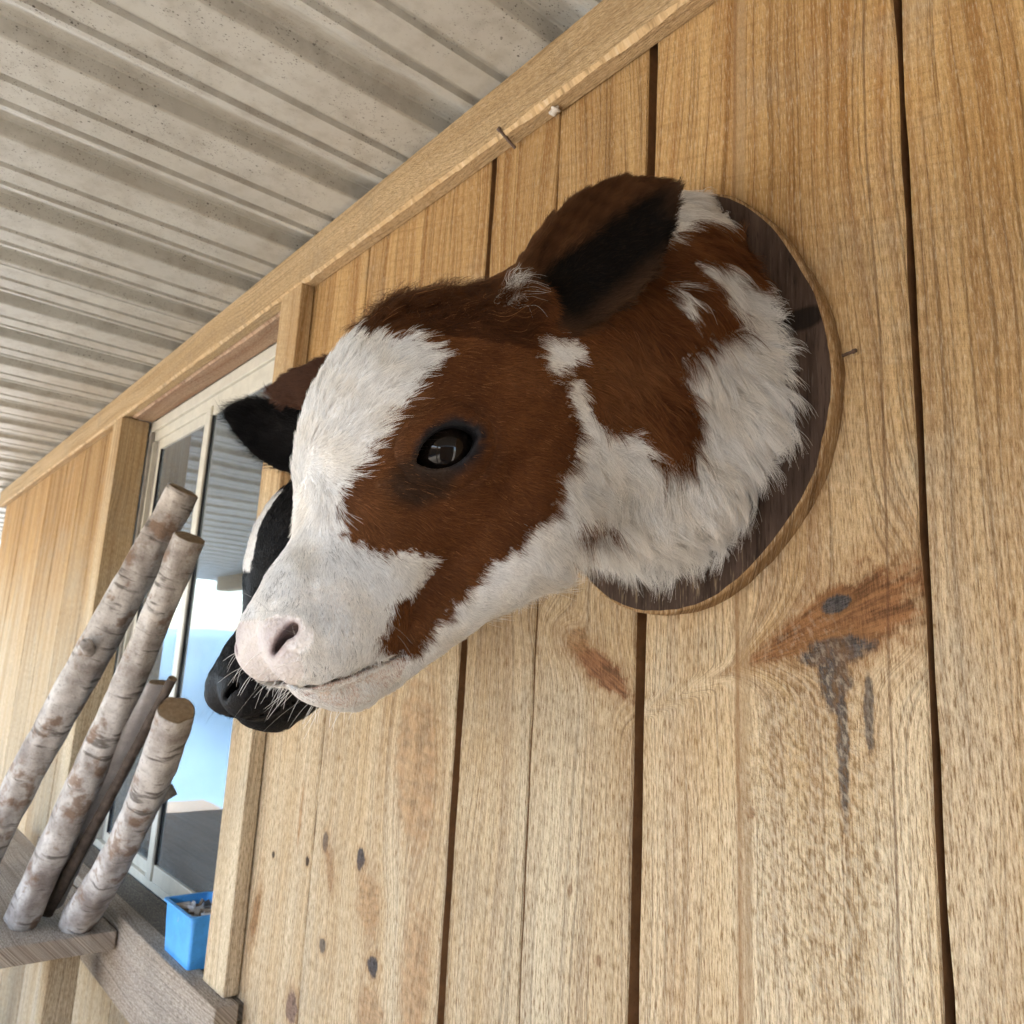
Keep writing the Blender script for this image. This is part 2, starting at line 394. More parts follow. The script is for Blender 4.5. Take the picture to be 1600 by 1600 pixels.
beam('top_beam', M_beam, -5.1, .9, -.028, -.0015, 2.268, 2.3575, 320)
beam('header_board', M_header, -2.653, -1.486, 0.0, .060, 2.264, 2.352, 60, .001)
box('post', M_post, WALL, -1.485, -1.392, -.0285, -.0015, .9935, 2.2675, .0022, WREL)
box('jamb', M_post, WALL, -1.4855, -1.482, .0, .10, .99, 2.262, .001, WREL)
box('post', M_post, WALL, -2.750, -2.655, -.0285, .055, .9935, 2.2635, .0022, WREL)
box('sill_board', M_sill, WALL, -2.80, -1.364, -.051, -.0105, .835, .9915, .0025, WREL)
box('ledge', M_ledge, WALL, -2.655, -1.372, -.0100, .062, .962, .9880, .0015, WREL)

# sliding window
WIN = bpy.data.objects.new('window', None); WIN.location = (-2.07 + 1.4, .07, .99); link(WIN, WALL)
tag(WIN, 'cream metal sliding window with two glass panes')
WR = (-2.07, .07, .99)
def wbox(name, mat, *a, bev=.0015): return box(name, mat, WIN, *a, bev, WR)
wbox('frame', M_alu, -2.655, -1.487, .0615, .105, 2.230, 2.2630)
wbox('frame', M_alu, -2.630, -1.487, .0690, .105, 2.198, 2.2295)
wbox('frame', M_alu, -2.655, -1.487, .0630, .105, .9885, 1.008)
wbox('frame', M_alu_grey, -2.654, -2.634, .0580, .105, 1.0085, 2.2295)
wbox('frame', M_alu, -2.6335, -2.622, .0660, .105, 1.0085, 2.1975)
wbox('frame', M_alu_grey, -2.6215, -2.590, .0780, .105, 1.0085, 2.1975)
wbox('frame', M_alu, -1.505, -1.4875, .0640, .105, 1.0085, 2.1975)
# left sash set behind, right sash in front
wbox('sash', M_alu, -2.5895, -2.568, .0740, .090, 1.0085, 2.1975)
wbox('sash', M_alu, -2.5675, -2.135, .0740, .090, 2.165, 2.1975)
wbox('sash', M_alu, -2.5675, -2.135, .0740, .090, 1.0085, 1.035)
wbox('gasket', M_gasket, -2.5675, -2.562, .0745, .086, 1.0355, 2.1645, bev=0)
wbox('gasket', M_gasket, -2.148, -2.1345, .0700, .088, 1.0355, 2.1645, bev=0)
wbox('meeting_rail', M_alu, -2.134, -2.094, .0580, .0735, 1.0085, 2.1975, bev=.004)
wbox('sash', M_alu, -2.0935, -1.5055, .0630, .076, 2.170, 2.1975)
wbox('sash', M_alu, -2.0935, -1.5055, .0630, .076, 1.0085, 1.046)
wbox('gasket', M_gasket, -2.0935, -2.088, .0635, .075, 1.0465, 2.1695, bev=0)
wbox('pane', M_glass, -2.0875, -1.5055, .0680, .0700, 1.0465, 2.1695, bev=0)
wbox('pane', M_glass, -2.5615, -2.1485, .0800, .0820, 1.0355, 2.1645, bev=0)

# ------------------------------------------------------------------ porch roof
ROOF = empty('porch_roof', (-2, -1.4, 0), 'low porch roof of ribbed cream steel sheets speckled with dirt', 'roof'); ROOF['kind'] = 'thing'
RREL = (-2, -1.4, 0)
PER = .2545
prof = [(0, 0), (.066, 0), (.0690, .0085), (.0800, .0085), (.0835, 0), (.131, 0), (.1340, .0085), (.1450, .0085), (.1485, 0), (.158, .0008), (.168, .0040), (.178, .0098), (.188, .0165), (.198, .0225), (.208, .0265), (.218, .0285), (.2265, .0285), (.2285, .0262), (.2315, .0258), (.2375, .0030), (.2400, .0005), (.2435, 0)]
def roof_sheet(x_right, nper, dz):
    bm = bmesh.new(); pts = []
    for q in range(nper):
        for s, h in prof: pts.append((x_right - q * PER - s, h))
    pts.append((x_right - nper * PER, 0)); pts.append((x_right - nper * PER - .035, 0.0))
    ys = [-2.55, -2.0, -1.3, -.6, -.03, .34]
    rows = [[bm.verts.new((x - RREL[0], y - RREL[1], 2.3605 + dz + h)) for x, h in pts] for y in ys]
    for i in range(len(ys) - 1):
        for j in range(len(pts) - 1): bm.faces.new([rows[i][j], rows[i][j + 1], rows[i + 1][j + 1], rows[i + 1][j]])
    bm.normal_update(); bmesh.ops.solidify(bm, geom=list(bm.faces), thickness=.0007)
    return mesh_obj('sheet', bm, M_sheet, ROOF)
xr = -.955 + .2435 - PER + 4 * PER * 3
i = 0
while xr > -8.5:
    roof_sheet(xr, 4, (i % 2) * .0012); xr -= 4 * PER; i += 1
for x in (-7.2, -4.3, -1.4, 1.5):
    box('support_post', M_post, ROOF, x - .06, x + .06, -2.46, -2.34, .002, 2.21, .004, RREL)
box('outer_beam', M_beam, ROOF, -8.6, 2.9, -2.47, -2.33, 2.212, 2.358, .003, RREL)

bm = bmesh.new(); bmesh.ops.create_uvsphere(bm, u_segments=12, v_segments=8, radius=.008)
sc_o = mesh_obj('screw', bm, M_alu_grey, ROOF, True); sc_o.location = (-1.74 - RREL[0], -.20 - RREL[1], 2.383)

# unseen things added to shape the light and what the window and eyes mirror
BLOCKER = empty('blocker', (5, -8, -.1), 'low brown board shed added across the yard to hold back sky light', 'blocker')
M_blocker = wood_material('blocker_boards', light=(.30,.21,.14), dark=(.17,.11,.07), bleach_light=False)
for i in range(26):
    box('wall_board', M_blocker, BLOCKER, -1.3 + i * .55, -1.3 + i * .55 + .54, -5.66 - .02 * (i % 2), -5.6, -.1, 2.05, .004, (5, -8, -.1))
box('side_wall', M_blocker, BLOCKER, -1.28, 12.95, -10.2, -5.70, -.1, 2.0, 0, (5, -8, -.1))
bm = bmesh.new()
vs = [bm.verts.new(p) for p in ((-6.7, 2.8, 2.1), (8.3, 2.8, 2.1), (8.3, .1, 2.95), (-6.7, .1, 2.95), (-6.7, -2.6, 2.1), (8.3, -2.6, 2.1))]
bm.faces.new((vs[0], vs[1], vs[2], vs[3])); bm.faces.new((vs[3], vs[2], vs[5], vs[4])); bm.faces.new((vs[0], vs[3], vs[4])); bm.faces.new((vs[1], vs[5], vs[2]))
mesh_obj('roof', bm, M_blocker, BLOCKER)
END_BLOCKER = empty('end_blocker', (2.2, -1.2, 0), 'unseen brown board wall added to block light at the near end of the porch', 'wall'); END_BLOCKER['kind'] = 'thing'  # added out of view to block light from the right
for i in range(9):
    box('plank', M_blocker, END_BLOCKER, 2.2, 2.225, -2.32 + i * .257, -2.32 + i * .257 + .25, .002, 2.355, .002, (2.2, -1.2, 0))
bm = bmesh.new(); nx, ny = 11, 16
g = [[None] * (ny + 1) for _ in range(nx + 1)]
prf = [(-3.2, .02), (-1.6, .05), (-.05, .10), (0, 1.0), (.02, 1.8), (.12, 1.92), (.8, 1.95), (1.6, 1.93), (2.4, 1.92), (2.5, 1.7), (2.55, .8), (2.6, 0)]
for i in range(nx + 1):
    for j in range(ny + 1):
        px, pz = prf[i]
        g[i][j] = bm.verts.new((1.3 - px + .04 * math.sin(j * 1.9 + i), -2.6 + 5.2 * j / ny, pz + (.02 * math.sin(j * 1.3 + i * .7) if 0 < i < nx else 0)))
for i in range(nx):
    for j in range(ny): bm.faces.new((g[i][j], g[i + 1][j], g[i + 1][j + 1], g[i][j + 1]))
for j in (0, ny): bm.faces.new([g[i][j] for i in range(nx + 1)])
tag(mesh_obj('mirror_backdrop', bm, M_backdrop, None, True, (-11.0, -3.0, -.118)), 'pale blue tarp added so the window glass mirrors blue', 'backdrop')  # made-up shape, there only to give the panes blue to mirror

# ------------------------------------------------------------------ calf heads as one continuous surface
# local frame of a mount: u sideways (+ towards the calf's left), w out of the wall, h height above the floor
F32 = np.float32
def smin(a, b, k):
    t = np.clip(.5 + .5 * (b - a) / k, 0, 1); return b * (1 - t) + a * t - k * t * (1 - t)
def smax(a, b, k): return -smin(-a, -b, k)
def ell(P, c, r, R=None):
    q = P - np.asarray(c, F32)
    if R is not None: q = q @ np.asarray(R, F32).T
    r = np.asarray(r, F32)
    k0 = np.sqrt(((q / r) ** 2).sum(1)); k1 = np.sqrt(((q / (r * r)) ** 2).sum(1))
    return k0 * (k0 - 1) / np.maximum(k1, 1e-6)
def cone(P, a, b, ra, rb):
    a = np.asarray(a, F32); b = np.asarray(b, F32); ba = b - a
    t = np.clip(((P - a) @ ba) / (ba @ ba), 0, 1)
    return np.sqrt(((P - a - t[:, None] * ba) ** 2).sum(1)) - (ra + (rb - ra) * t)
def frame(long, face):
    """rows: long axis, width axis, facing axis"""
    l = np.array(long, float); l /= np.linalg.norm(l)
    f = np.array(face, float); f -= l * (f @ l); f /= np.linalg.norm(f)
    return np.stack([l, np.cross(f, l), f])
EAR_L = dict(base=(.068, .272, 1.806), tip=(.135, .162, 1.934), face=(.80, .30, -.36), wid=.045, curl=.80)
EAR_R = dict(base=(-.058, .262, 1.790), tip=(-.150, .364, 1.776), face=(-.62, -.45, .40), wid=.027)
EAR_RB = dict(base=(-.056, .272, 1.848), tip=(-.140, .400, 1.898), face=(.55, .45, -.55), wid=.048)
EYE_C = np.array((.0480, .3155, 1.6935)); EYE_R = .0245
ALM = (.0150, .0272, .0160, .0288)
EYE_N = np.array((.86, .42, -.04)); EYE_N /= np.linalg.norm(EYE_N)
EYE_L = np.array((-.20, -.86, .36)); EYE_L -= EYE_N * (EYE_L @ EYE_N); EYE_L /= np.linalg.norm(EYE_L)
EYE_U = np.cross(EYE_N, EYE_L)
if EYE_U[2] < 0: EYE_U = -EYE_U
def ear_sdf(P, e):
    b = np.array(e['base']); t = np.array(e['tip']); L = np.linalg.norm(t - b); R = frame(t - b, e['face'])
    q = (P - b.astype(F32)) @ R.T.astype(F32)
    s = q[:, 0] / L
    W_ = e['wid']
    wid = W_ * np.maximum(np.sin(np.clip(s * .975 + .045, 0.02, .999) * math.pi), .002) ** .62 * (1 - .12 * s)
    # cup: the leaf curls towards its facing side
    cup = q[:, 2] - ((e.get('curl', .55) * q[:, 1] ** 2 / W_) - .016 * np.sin(np.clip(s, 0, 1) * math.pi) - .004)
    edge = np.abs(q[:, 1]) - wid
    dl = np.maximum(q[:, 0] - L, -q[:, 0] - .01)
    return smax(smax(np.abs(cup) * (.8 / np.sqrt(1 + (2 * e.get('curl', .55) * q[:, 1] / W_) ** 2)) - .0030, edge * .8, .004), dl, .004), s, q[:, 1] / W_, cup
NECK_W = [-.06, 0, .05, .10, .15, .20, .25, .30]
NECK_T = [2.072, 2.052, 2.027, 1.997, 1.946, 1.906, 1.866, 1.816]
NECK_B = [1.650, 1.652, 1.654, 1.659, 1.668, 1.684, 1.702, 1.72]
NECK_U = [.140, .133, .125, .116, .104, .094, .082, .066]
def nostril(A):
    Rn = frame((-.35, .42, -.80), (.72, .70, .05))
    return smin(ell(A, (.0300, .4070, 1.5600), (.0105, .0030, .0135), Rn), ell(A, (.0335, .4015, 1.5650), (.0058, .0048, .0115), Rn), .004)
MOUTH = ([.31, .345, .39, .41], [1.5600, 1.5500, 1.5330, 1.5280])
def head_sdf(P, earR, w_clip):
    A = P.copy(); A[:, 0] = np.abs(A[:, 0])
    u, w, h = A[:, 0], A[:, 1], A[:, 2]
    top = np.interp(w, NECK_W, NECK_T); bot = np.interp(w, NECK_W, NECK_B); ru = np.interp(w, NECK_W, NECK_U)
    hc = (top + bot) / 2; rh = (top - bot) / 2
    hh = (h - hc) / rh
    ru2 = ru * (1 - .20 * np.clip(hh, -1, 0) - .13 * np.clip(hh, 0, 1) + .10 * np.clip(-hh, 0, 1))
    neck = (np.sqrt((u / ru2) ** 2 + hh ** 2) - 1) * np.minimum(ru2, rh) * .9
    neck = neck + (.0035 * np.sin(w * 62 + h * 25 + u * 18) + .003 * np.sin(h * 70 - w * 30 + 1.0) * np.clip((1.86 - h) * 8, 0, 1)) * np.clip((.24 - w) * 9, 0, 1)
    neck = smax(neck, (w - .29).astype(F32), .05)
    d = ell(A, (0, .290, 1.742), (.071, .084, .080))                   # cranium
    d = smin(d, ell(A, (0, .333, 1.698), (.066, .060, .076)), .03)     # forehead
    d = smin(d, ell(A, (.033, .320, 1.726), (.036, .046, .034)), .02)  # brow
    d = smin(d, cone(A, (0, .318, 1.690), (0, .354, 1.605), .0520, .0425), .03)
    d = smin(d, ell(A, (.043, .252, 1.682), (.030, .062, .062)), .035) # cheek
    d = smin(d, cone(A, (.038, .29, 1.668), (.030, .335, 1.612), .022, .016), .025)  # facial crest
    d = smin(d, neck, .055)
    mz = ell(A, (0, .3620, 1.5750), (.0515, .0520, .0455))             # muzzle
    mz = smin(mz, ell(A, (.0250, .3840, 1.5590), (.0285, .0315, .0285)), .014)
    d = smin(d, mz, .024)
    jaw = cone(A, (.034, .230, 1.652), (.004, .3420, 1.5440), .0410, .0250)
    jaw = smin(jaw, ell(A, (0, .3620, 1.5360), (.0290, .0240, .0165)), .016)
    kj = np.interp(w, [.25, .315, .335], [.045, .014, .0022]).astype(F32)
    d = smin(d, jaw, kj)
    # mouth groove deepening towards the lips
    gr = np.abs(h - np.interp(w, [.31, .345, .39, .41], [1.5600, 1.5500, 1.5330, 1.5280])) - .0011
    gr = smax(gr.astype(F32), (.322 - w), .003); gr = smax(gr, -(d + .0105), .002)
    d = smax(d, -gr, .0022)
    # nostril: comma-shaped hollow
    d = smax(d, -nostril(A), .0040)
    # eye: lids over the ball, almond opening
    q = A - EYE_C.astype(F32)
    a = q @ EYE_L.astype(F32); b = q @ EYE_U.astype(F32); n = q @ EYE_N.astype(F32)
    lid = np.sqrt((a * .92) ** 2 + (b * 1.0) ** 2 + n ** 2) - (EYE_R + .0026)
    d = smin(d, lid, .024)
    b2 = b - .10 * a
    al = np.maximum(np.sqrt(a ** 2 + (b2 + ALM[0]) ** 2) - ALM[1], np.sqrt((a) ** 2 + (b2 - ALM[2]) ** 2) - ALM[3])
    almond = smax(al, (-n + .004), .002)
    d = smax(d, -almond, .0028)
    groove = np.abs(np.sqrt((a * .85) ** 2 + (b * 1.06 - .001) ** 2) - .0305) - .0008   # fold round the lids
    groove = smax(smax(groove, -(d + .0012), .002), (-n + .002), .002)
    d = smax(d, -groove, .0030)
    eL = ear_sdf(P, EAR_L)[0]; eR = ear_sdf(P, earR)[0]
    for e, E_ in ((eL, EAR_L), (eR, earR)):
        bs = np.array(E_['base']); tp = np.array(E_['tip'])
        d = smin(d, cone(P, bs - (tp - bs) * .12, bs + (tp - bs) * .10, .011, .008), .025)
        d = smin(d, e, .014)
    return smax(d, (w_clip - P[:, 1]).astype(F32), .004)
def surface_nets(sdf, lo, hi, vox, coarse=6):
    lo = np.array(lo, float); n = np.ceil((np.array(hi) - lo) / vox).astype(int); n = (n // coarse + 1) * coarse
    nc = n // coarse
    gc = np.stack(np.meshgrid(*[np.arange(m + 1) for m in nc], indexing='ij'), -1).reshape(-1, 3)
    dc = sdf((lo + gc * vox * coarse).astype(F32)).reshape(nc + 1)
    mid = dc[:-1, :-1, :-1]
    near = np.zeros(nc, bool)
    for a in (0, 1):
        for b in (0, 1):
            for c in (0, 1):
                near |= np.abs(dc[a:nc[0] + a, b:nc[1] + b, c:nc[2] + c]) < vox * coarse * 1.9
    up = lambda x: x.repeat(coarse, 0).repeat(coarse, 1).repeat(coarse, 2)
    D = up(mid).astype(F32); act = up(near)
    idx = np.argwhere(act)
    vals = np.concatenate([sdf((lo + ch * vox).astype(F32)) for ch in np.array_split(idx, 1 + len(idx) // 400000)])
    D[act] = vals
    S = D < 0
    ncell = np.array(D.shape) - 1
    cnt = np.zeros(ncell, np.int8)
    for a in (0, 1):
        for b in (0, 1):
            for c in (0, 1): cnt += S[a:ncell[0] + a, b:ncell[1] + b, c:ncell[2] + c]
    cells = np.argwhere((cnt > 0) & (cnt < 8))
    acc = np.zeros((len(cells), 3)); num = np.zeros(len(cells))
    cor = [np.array((a, b, c)) for a in (0, 1) for b in (0, 1) for c in (0, 1)]
    cv = {tuple(c): D[tuple((cells + c).T)] for c in cor}
    for c in cor:
        for ax in range(3):
            if c[ax] == 0:
                e = c.copy(); e[ax] = 1
                v0, v1 = cv[tuple(c)], cv[tuple(e)]
                m = (v0 < 0) != (v1 < 0); t = np.where(m, v0 / np.where(m, v0 - v1, 1), 0)
                p = np.repeat(c[None].astype(float), len(cells), 0); p[:, ax] = t
                acc[m] += p[m]; num[m] += 1
    V = lo + (cells + acc / num[:, None]) * vox
    ids = -np.ones(ncell, np.int64); ids[tuple(cells.T)] = np.arange(len(cells))
    faces = []
    for ax in range(3):
        sl0 = [slice(None)] * 3; sl1 = [slice(None)] * 3; sl0[ax] = slice(0, -1); sl1[ax] = slice(1, None)
        s0 = S[tuple(sl0)]; s1 = S[tuple(sl1)]; E_ = np.argwhere(s0 != s1)
        o1, o2 = (ax + 1) % 3, (ax + 2) % 3
        E_ = E_[(E_[:, o1] > 0) & (E_[:, o2] > 0) & (E_[:, o1] < ncell[o1]) & (E_[:, o2] < ncell[o2])]
        flip = s0[tuple(E_.T)]
        def g(d1, d2):
            q = E_.copy(); q[:, o1] += d1; q[:, o2] += d2; return ids[tuple(q.T)]
        quad = np.stack([g(-1, -1), g(0, -1), g(0, 0), g(-1, 0)], 1)
        quad[flip] = quad[flip][:, ::-1]
        faces.append(quad)
    Fq = np.concatenate(faces); Fq = Fq[(Fq >= 0).all(1)]
    return V, Fq
def sdf_normals(sdf, V, e=.0012):
    g = np.zeros((len(V), 3))
    for ax in range(3):
        dv = np.zeros(3); dv[ax] = e
        g[:, ax] = sdf((V + dv).astype(F32)) - sdf((V - dv).astype(F32))
    return g / np.maximum(np.linalg.norm(g, axis=1), 1e-9)[:, None]
def to_obj(V, h0): return np.stack([V[:, 0], -V[:, 1], V[:, 2] - h0], 1)
def np_mesh(name, V, Fq):
    me = bpy.data.meshes.new(name)
    me.vertices.add(len(V)); me.vertices.foreach_set('co', V.astype(F32).ravel())
    me.loops.add(Fq.size); me.polygons.add(len(Fq))
    me.loops.foreach_set('vertex_index', Fq.astype(np.int32).ravel())
    me.polygons.foreach_set('loop_start', np.arange(0, Fq.size, Fq.shape[1], dtype=np.int32))
    me.update(calc_edges=True); me.validate(); me.shade_smooth()
    return me

# ------------------------------------------------------------------ coat pattern, fur and mounts
# coat patches are outlines in a flat chart of the head seen along PD (object space); the calf's far side mirrors its near side
PD = np.array((.79599, .54724, -.2587)); PE1 = np.array((.56653, -.82404, 0)); PE2 = np.array((.21318, .14656, .96596))
PATCH = {
    'B1': [(-0.2964, 1.7646), (-0.2854, 1.7688), (-0.2714, 1.7683), (-0.2594, 1.7712), (-0.2464, 1.7677), (-0.2315, 1.7613), (-0.2404, 1.7535), (-0.2497, 1.7473), (-0.2519, 1.7383), (-0.2583, 1.7244), (-0.2661, 1.7178), (-0.2712, 1.7090), (-0.2712, 1.6986), (-0.2771, 1.6948), (-0.2821, 1.6849), (-0.2883, 1.6773), (-0.2958, 1.6638), (-0.2979, 1.6565), (-0.2935, 1.6503), (-0.2937, 1.6384), (-0.2860, 1.6327), (-0.2779, 1.6295), (-0.2695, 1.6255), (-0.2534, 1.6272), (-0.2313, 1.6246), (-0.2366, 1.6157), (-0.2338, 1.6102), (-0.2475, 1.6003), (-0.2568, 1.5957), (-0.2574, 1.5824), (-0.2619, 1.5739), (-0.2633, 1.5683), (-0.2557, 1.5623), (-0.2457, 1.5558), (-0.2395, 1.5578), (-0.2298, 1.5717), (-0.2117, 1.5945), (-0.2014, 1.6057), (-0.1989, 1.6143), (-0.1892, 1.6219), (-0.1756, 1.6287), (-0.1688, 1.6438), (-0.1585, 1.6510), (-0.1491, 1.6549), (-0.1472, 1.6663), (-0.1448, 1.6833), (-0.1364, 1.6931), (-0.1331, 1.7065), (-0.1344, 1.7196), (-0.1402, 1.7371), (-0.1463, 1.7494), (-0.1428, 1.7596), (-0.1314, 1.7721), (-0.1220, 1.7942), (-0.0968, 1.8506), (-0.1235, 1.8634), (-0.1657, 1.8479), (-0.1760, 1.8750), (-0.2171, 1.8544), (-0.2649, 1.8138), (-0.2938, 1.7968), (-0.3061, 1.7785)],
    'B2': [(-0.0727, 1.8902), (-0.0414, 1.9034), (-0.0192, 1.9226), (0.0043, 1.9290), (0.0307, 1.9223), (0.0476, 1.9090), (0.0552, 1.8943), (0.0553, 1.8737), (0.0318, 1.8604), (0.0157, 1.8608), (0.0151, 1.8742), (-0.0070, 1.8799), (-0.0284, 1.8713), (-0.0229, 1.8650), (-0.0056, 1.8596), (0.0059, 1.8497), (-0.0080, 1.8380), (0.0137, 1.8397), (0.0233, 1.8315), (0.0176, 1.8193), (-0.0141, 1.8073), (-0.0290, 1.7909), (-0.0440, 1.7852), (-0.0477, 1.7701), (-0.0390, 1.7603), (-0.0356, 1.7463), (-0.0274, 1.7370), (-0.0261, 1.7246), (-0.0363, 1.7077), (-0.0450, 1.6983), (-0.0618, 1.6987), (-0.0739, 1.7064), (-0.0752, 1.7152), (-0.0915, 1.7187), (-0.1044, 1.7176), (-0.1207, 1.7290), (-0.1293, 1.7399), (-0.1354, 1.7523), (-0.1439, 1.7593), (-0.1379, 1.7814), (-0.1125, 1.8473), (-0.1030, 1.8878)],
    'B4': [(-0.1299, 1.6523), (-0.1104, 1.6562), (-0.0815, 1.6447), (-0.0791, 1.6348), (-0.1173, 1.6399), (-0.1330, 1.6426)],
    'B5': [(-0.1338, 1.6311), (-0.0643, 1.5951), (-0.0428, 1.5895), (-0.0278, 1.5921), (-0.0234, 1.5829), (-0.0372, 1.5711), (-0.0557, 1.5719), (-0.1218, 1.6152)],
    'B6': [(-0.1673, 1.8405), (-0.1486, 1.8646), (-0.0714, 1.8979), (-0.0723, 1.8496), (-0.1052, 1.8077), (-0.1543, 1.7942), (-0.1675, 1.8055)],
    'W1': [(-0.1660, 1.7834), (-0.1577, 1.7862), (-0.1388, 1.7856), (-0.1297, 1.7754), (-0.1446, 1.7660), (-0.1571, 1.7536), (-0.1656, 1.7659)],
    'W2': [(-0.0546, 1.8503), (-0.0448, 1.8472), (-0.0303, 1.8324), (-0.0415, 1.8228), (-0.0523, 1.8353)],
    'W3': [(-0.1972, 1.8051), (-0.1918, 1.8216), (-0.1717, 1.8712), (-0.1692, 1.8678), (-0.1853, 1.8223), (-0.1866, 1.8094), (-0.1893, 1.8050)],
    'PAD': [(-0.3627, 1.5661), (-0.3429, 1.5696), (-0.3236, 1.5737), (-0.3125, 1.5715), (-0.3056, 1.5651), (-0.3040, 1.5561), (-0.3110, 1.5421), (-0.3312, 1.5249), (-0.3457, 1.5262), (-0.3616, 1.5423)],
    'LIP': [(-0.3269, 1.5263), (-0.3029, 1.5466), (-0.2737, 1.5546), (-0.2549, 1.5587), (-0.2435, 1.5543), (-0.2490, 1.5397), (-0.2646, 1.5266), (-0.2911, 1.5187), (-0.3213, 1.5206)],
}
def inside(poly, x, y):
    c = np.zeros(len(x), bool); j = len(poly) - 1
    for i in range(len(poly)):
        xi, yi = poly[i]; xj, yj = poly[j]
        c ^= ((yi > y) != (yj > y)) & (x < (xj - xi) * (y - yi) / (yj - yi + 1e-12) + xi); j = i
    return c
def wav(P, wl, seed, n=6):
    """smooth pseudo-noise in about -1..1 with wavelength wl"""
    r = np.random.default_rng(seed); out = np.zeros(len(P))
    for _ in range(n):
        k = r.normal(size=3); k *= 2 * math.pi / wl / np.linalg.norm(k) * r.uniform(.6, 1.5)
        out += np.sin(P @ k + r.uniform(0, 6.28))
    return out / math.sqrt(n) / 1.2
def sstep(a, b, x):
    t = np.clip((x - a) / (b - a), 0, 1); return t * t * (3 - 2 * t)
def lerp(a, b, t):
    t = np.asarray(t)
    if t.ndim == 1 and np.ndim(a) == 2: t = t[:, None]
    return a + (b - a) * t
def eye_ab(P):
    A = P.copy(); A[:, 0] = np.abs(A[:, 0]); q = A - EYE_C
    return q @ EYE_L, q @ EYE_U, q @ EYE_N
def regions(P, N, earR):
    """masks shared by colour, length and flow"""
    R = {}
    eL, sL, qL, cL = ear_sdf(P.astype(F32), EAR_L); eR, sR, qR, cR = ear_sdf(P.astype(F32), earR)
    R['earL'] = (eL < .0055) & (sL > .06); R['earR'] = (eR < .0055) & (sR > .06)
    R['ear'] = R['earL'] | R['earR']
    R['ears'] = np.where(R['earL'], sL, sR); R['earq'] = np.where(R['earL'], qL, -qR); R['earc'] = np.where(R['earL'], cL, cR)
    mir = (P[:, 0] < 0) & (N @ PD < 0)
    Q = P.copy(); Q[mir, 0] *= -1
    R['mir'] = mir; R['x'] = Q @ PE1; R['y'] = Q @ PE2
    a, b, n = eye_ab(P)
    b2 = b - .10 * a
    al = np.maximum(np.sqrt(a ** 2 + (b2 + ALM[0]) ** 2) - ALM[1], np.sqrt(a ** 2 + (b2 - ALM[2]) ** 2) - ALM[3])
    R['lid'] = np.where(n > -.01, al, .2)            # distance outside the lid opening
    R['eyea'], R['eyeb'] = a, b
    front = (P[:, 1] > .385) & (P[:, 2] < 1.585)
    x, y = R['x'], R['y']
    j1, j2 = wav(P, .012, 3) * .0016, wav(P, .012, 4) * .0016
    Qm = P.copy(); Qm[:, 0] = np.abs(P[:, 0])
    R['pad'] = inside(PATCH['PAD'], Qm @ PE1 + j1, Qm @ PE2 + j2) | ((P[:, 1] > .398) & (np.abs(P[:, 0]) < .034) & (P[:, 2] < 1.573) & (P[:, 2] > 1.534))
    R['lip'] = inside(PATCH['LIP'], Qm @ PE1, Qm @ PE2) & (P[:, 2] < 1.562)
    return R
def brown_pattern(P, R, jit=.0022):
    rj = np.random.default_rng(9).normal(0, .0015, (2, len(P)))
    x = R['x'] + rj[0] + wav(P, .010, 21) * jit + wav(P, .004, 22) * jit * .5; y = R['y'] + rj[1] + wav(P, .010, 23) * jit + wav(P, .004, 24) * jit * .5
    br = np.zeros(len(P), bool)
    for k in ('B1', 'B2', 'B4', 'B5', 'B6'): br |= inside(PATCH[k], x, y)
    for k in ('W1', 'W2', 'W3'): br &= ~inside(PATCH[k], x, y)
    return br
BROWN_A = np.array((.165, .062, .0205)); BROWN_B = np.array((.105, .038, .0135)); BROWN_C = np.array((.232, .100, .038))
WHITE_A = np.array((.93, .915, .89)); WHITE_B = np.array((.87, .815, .73))
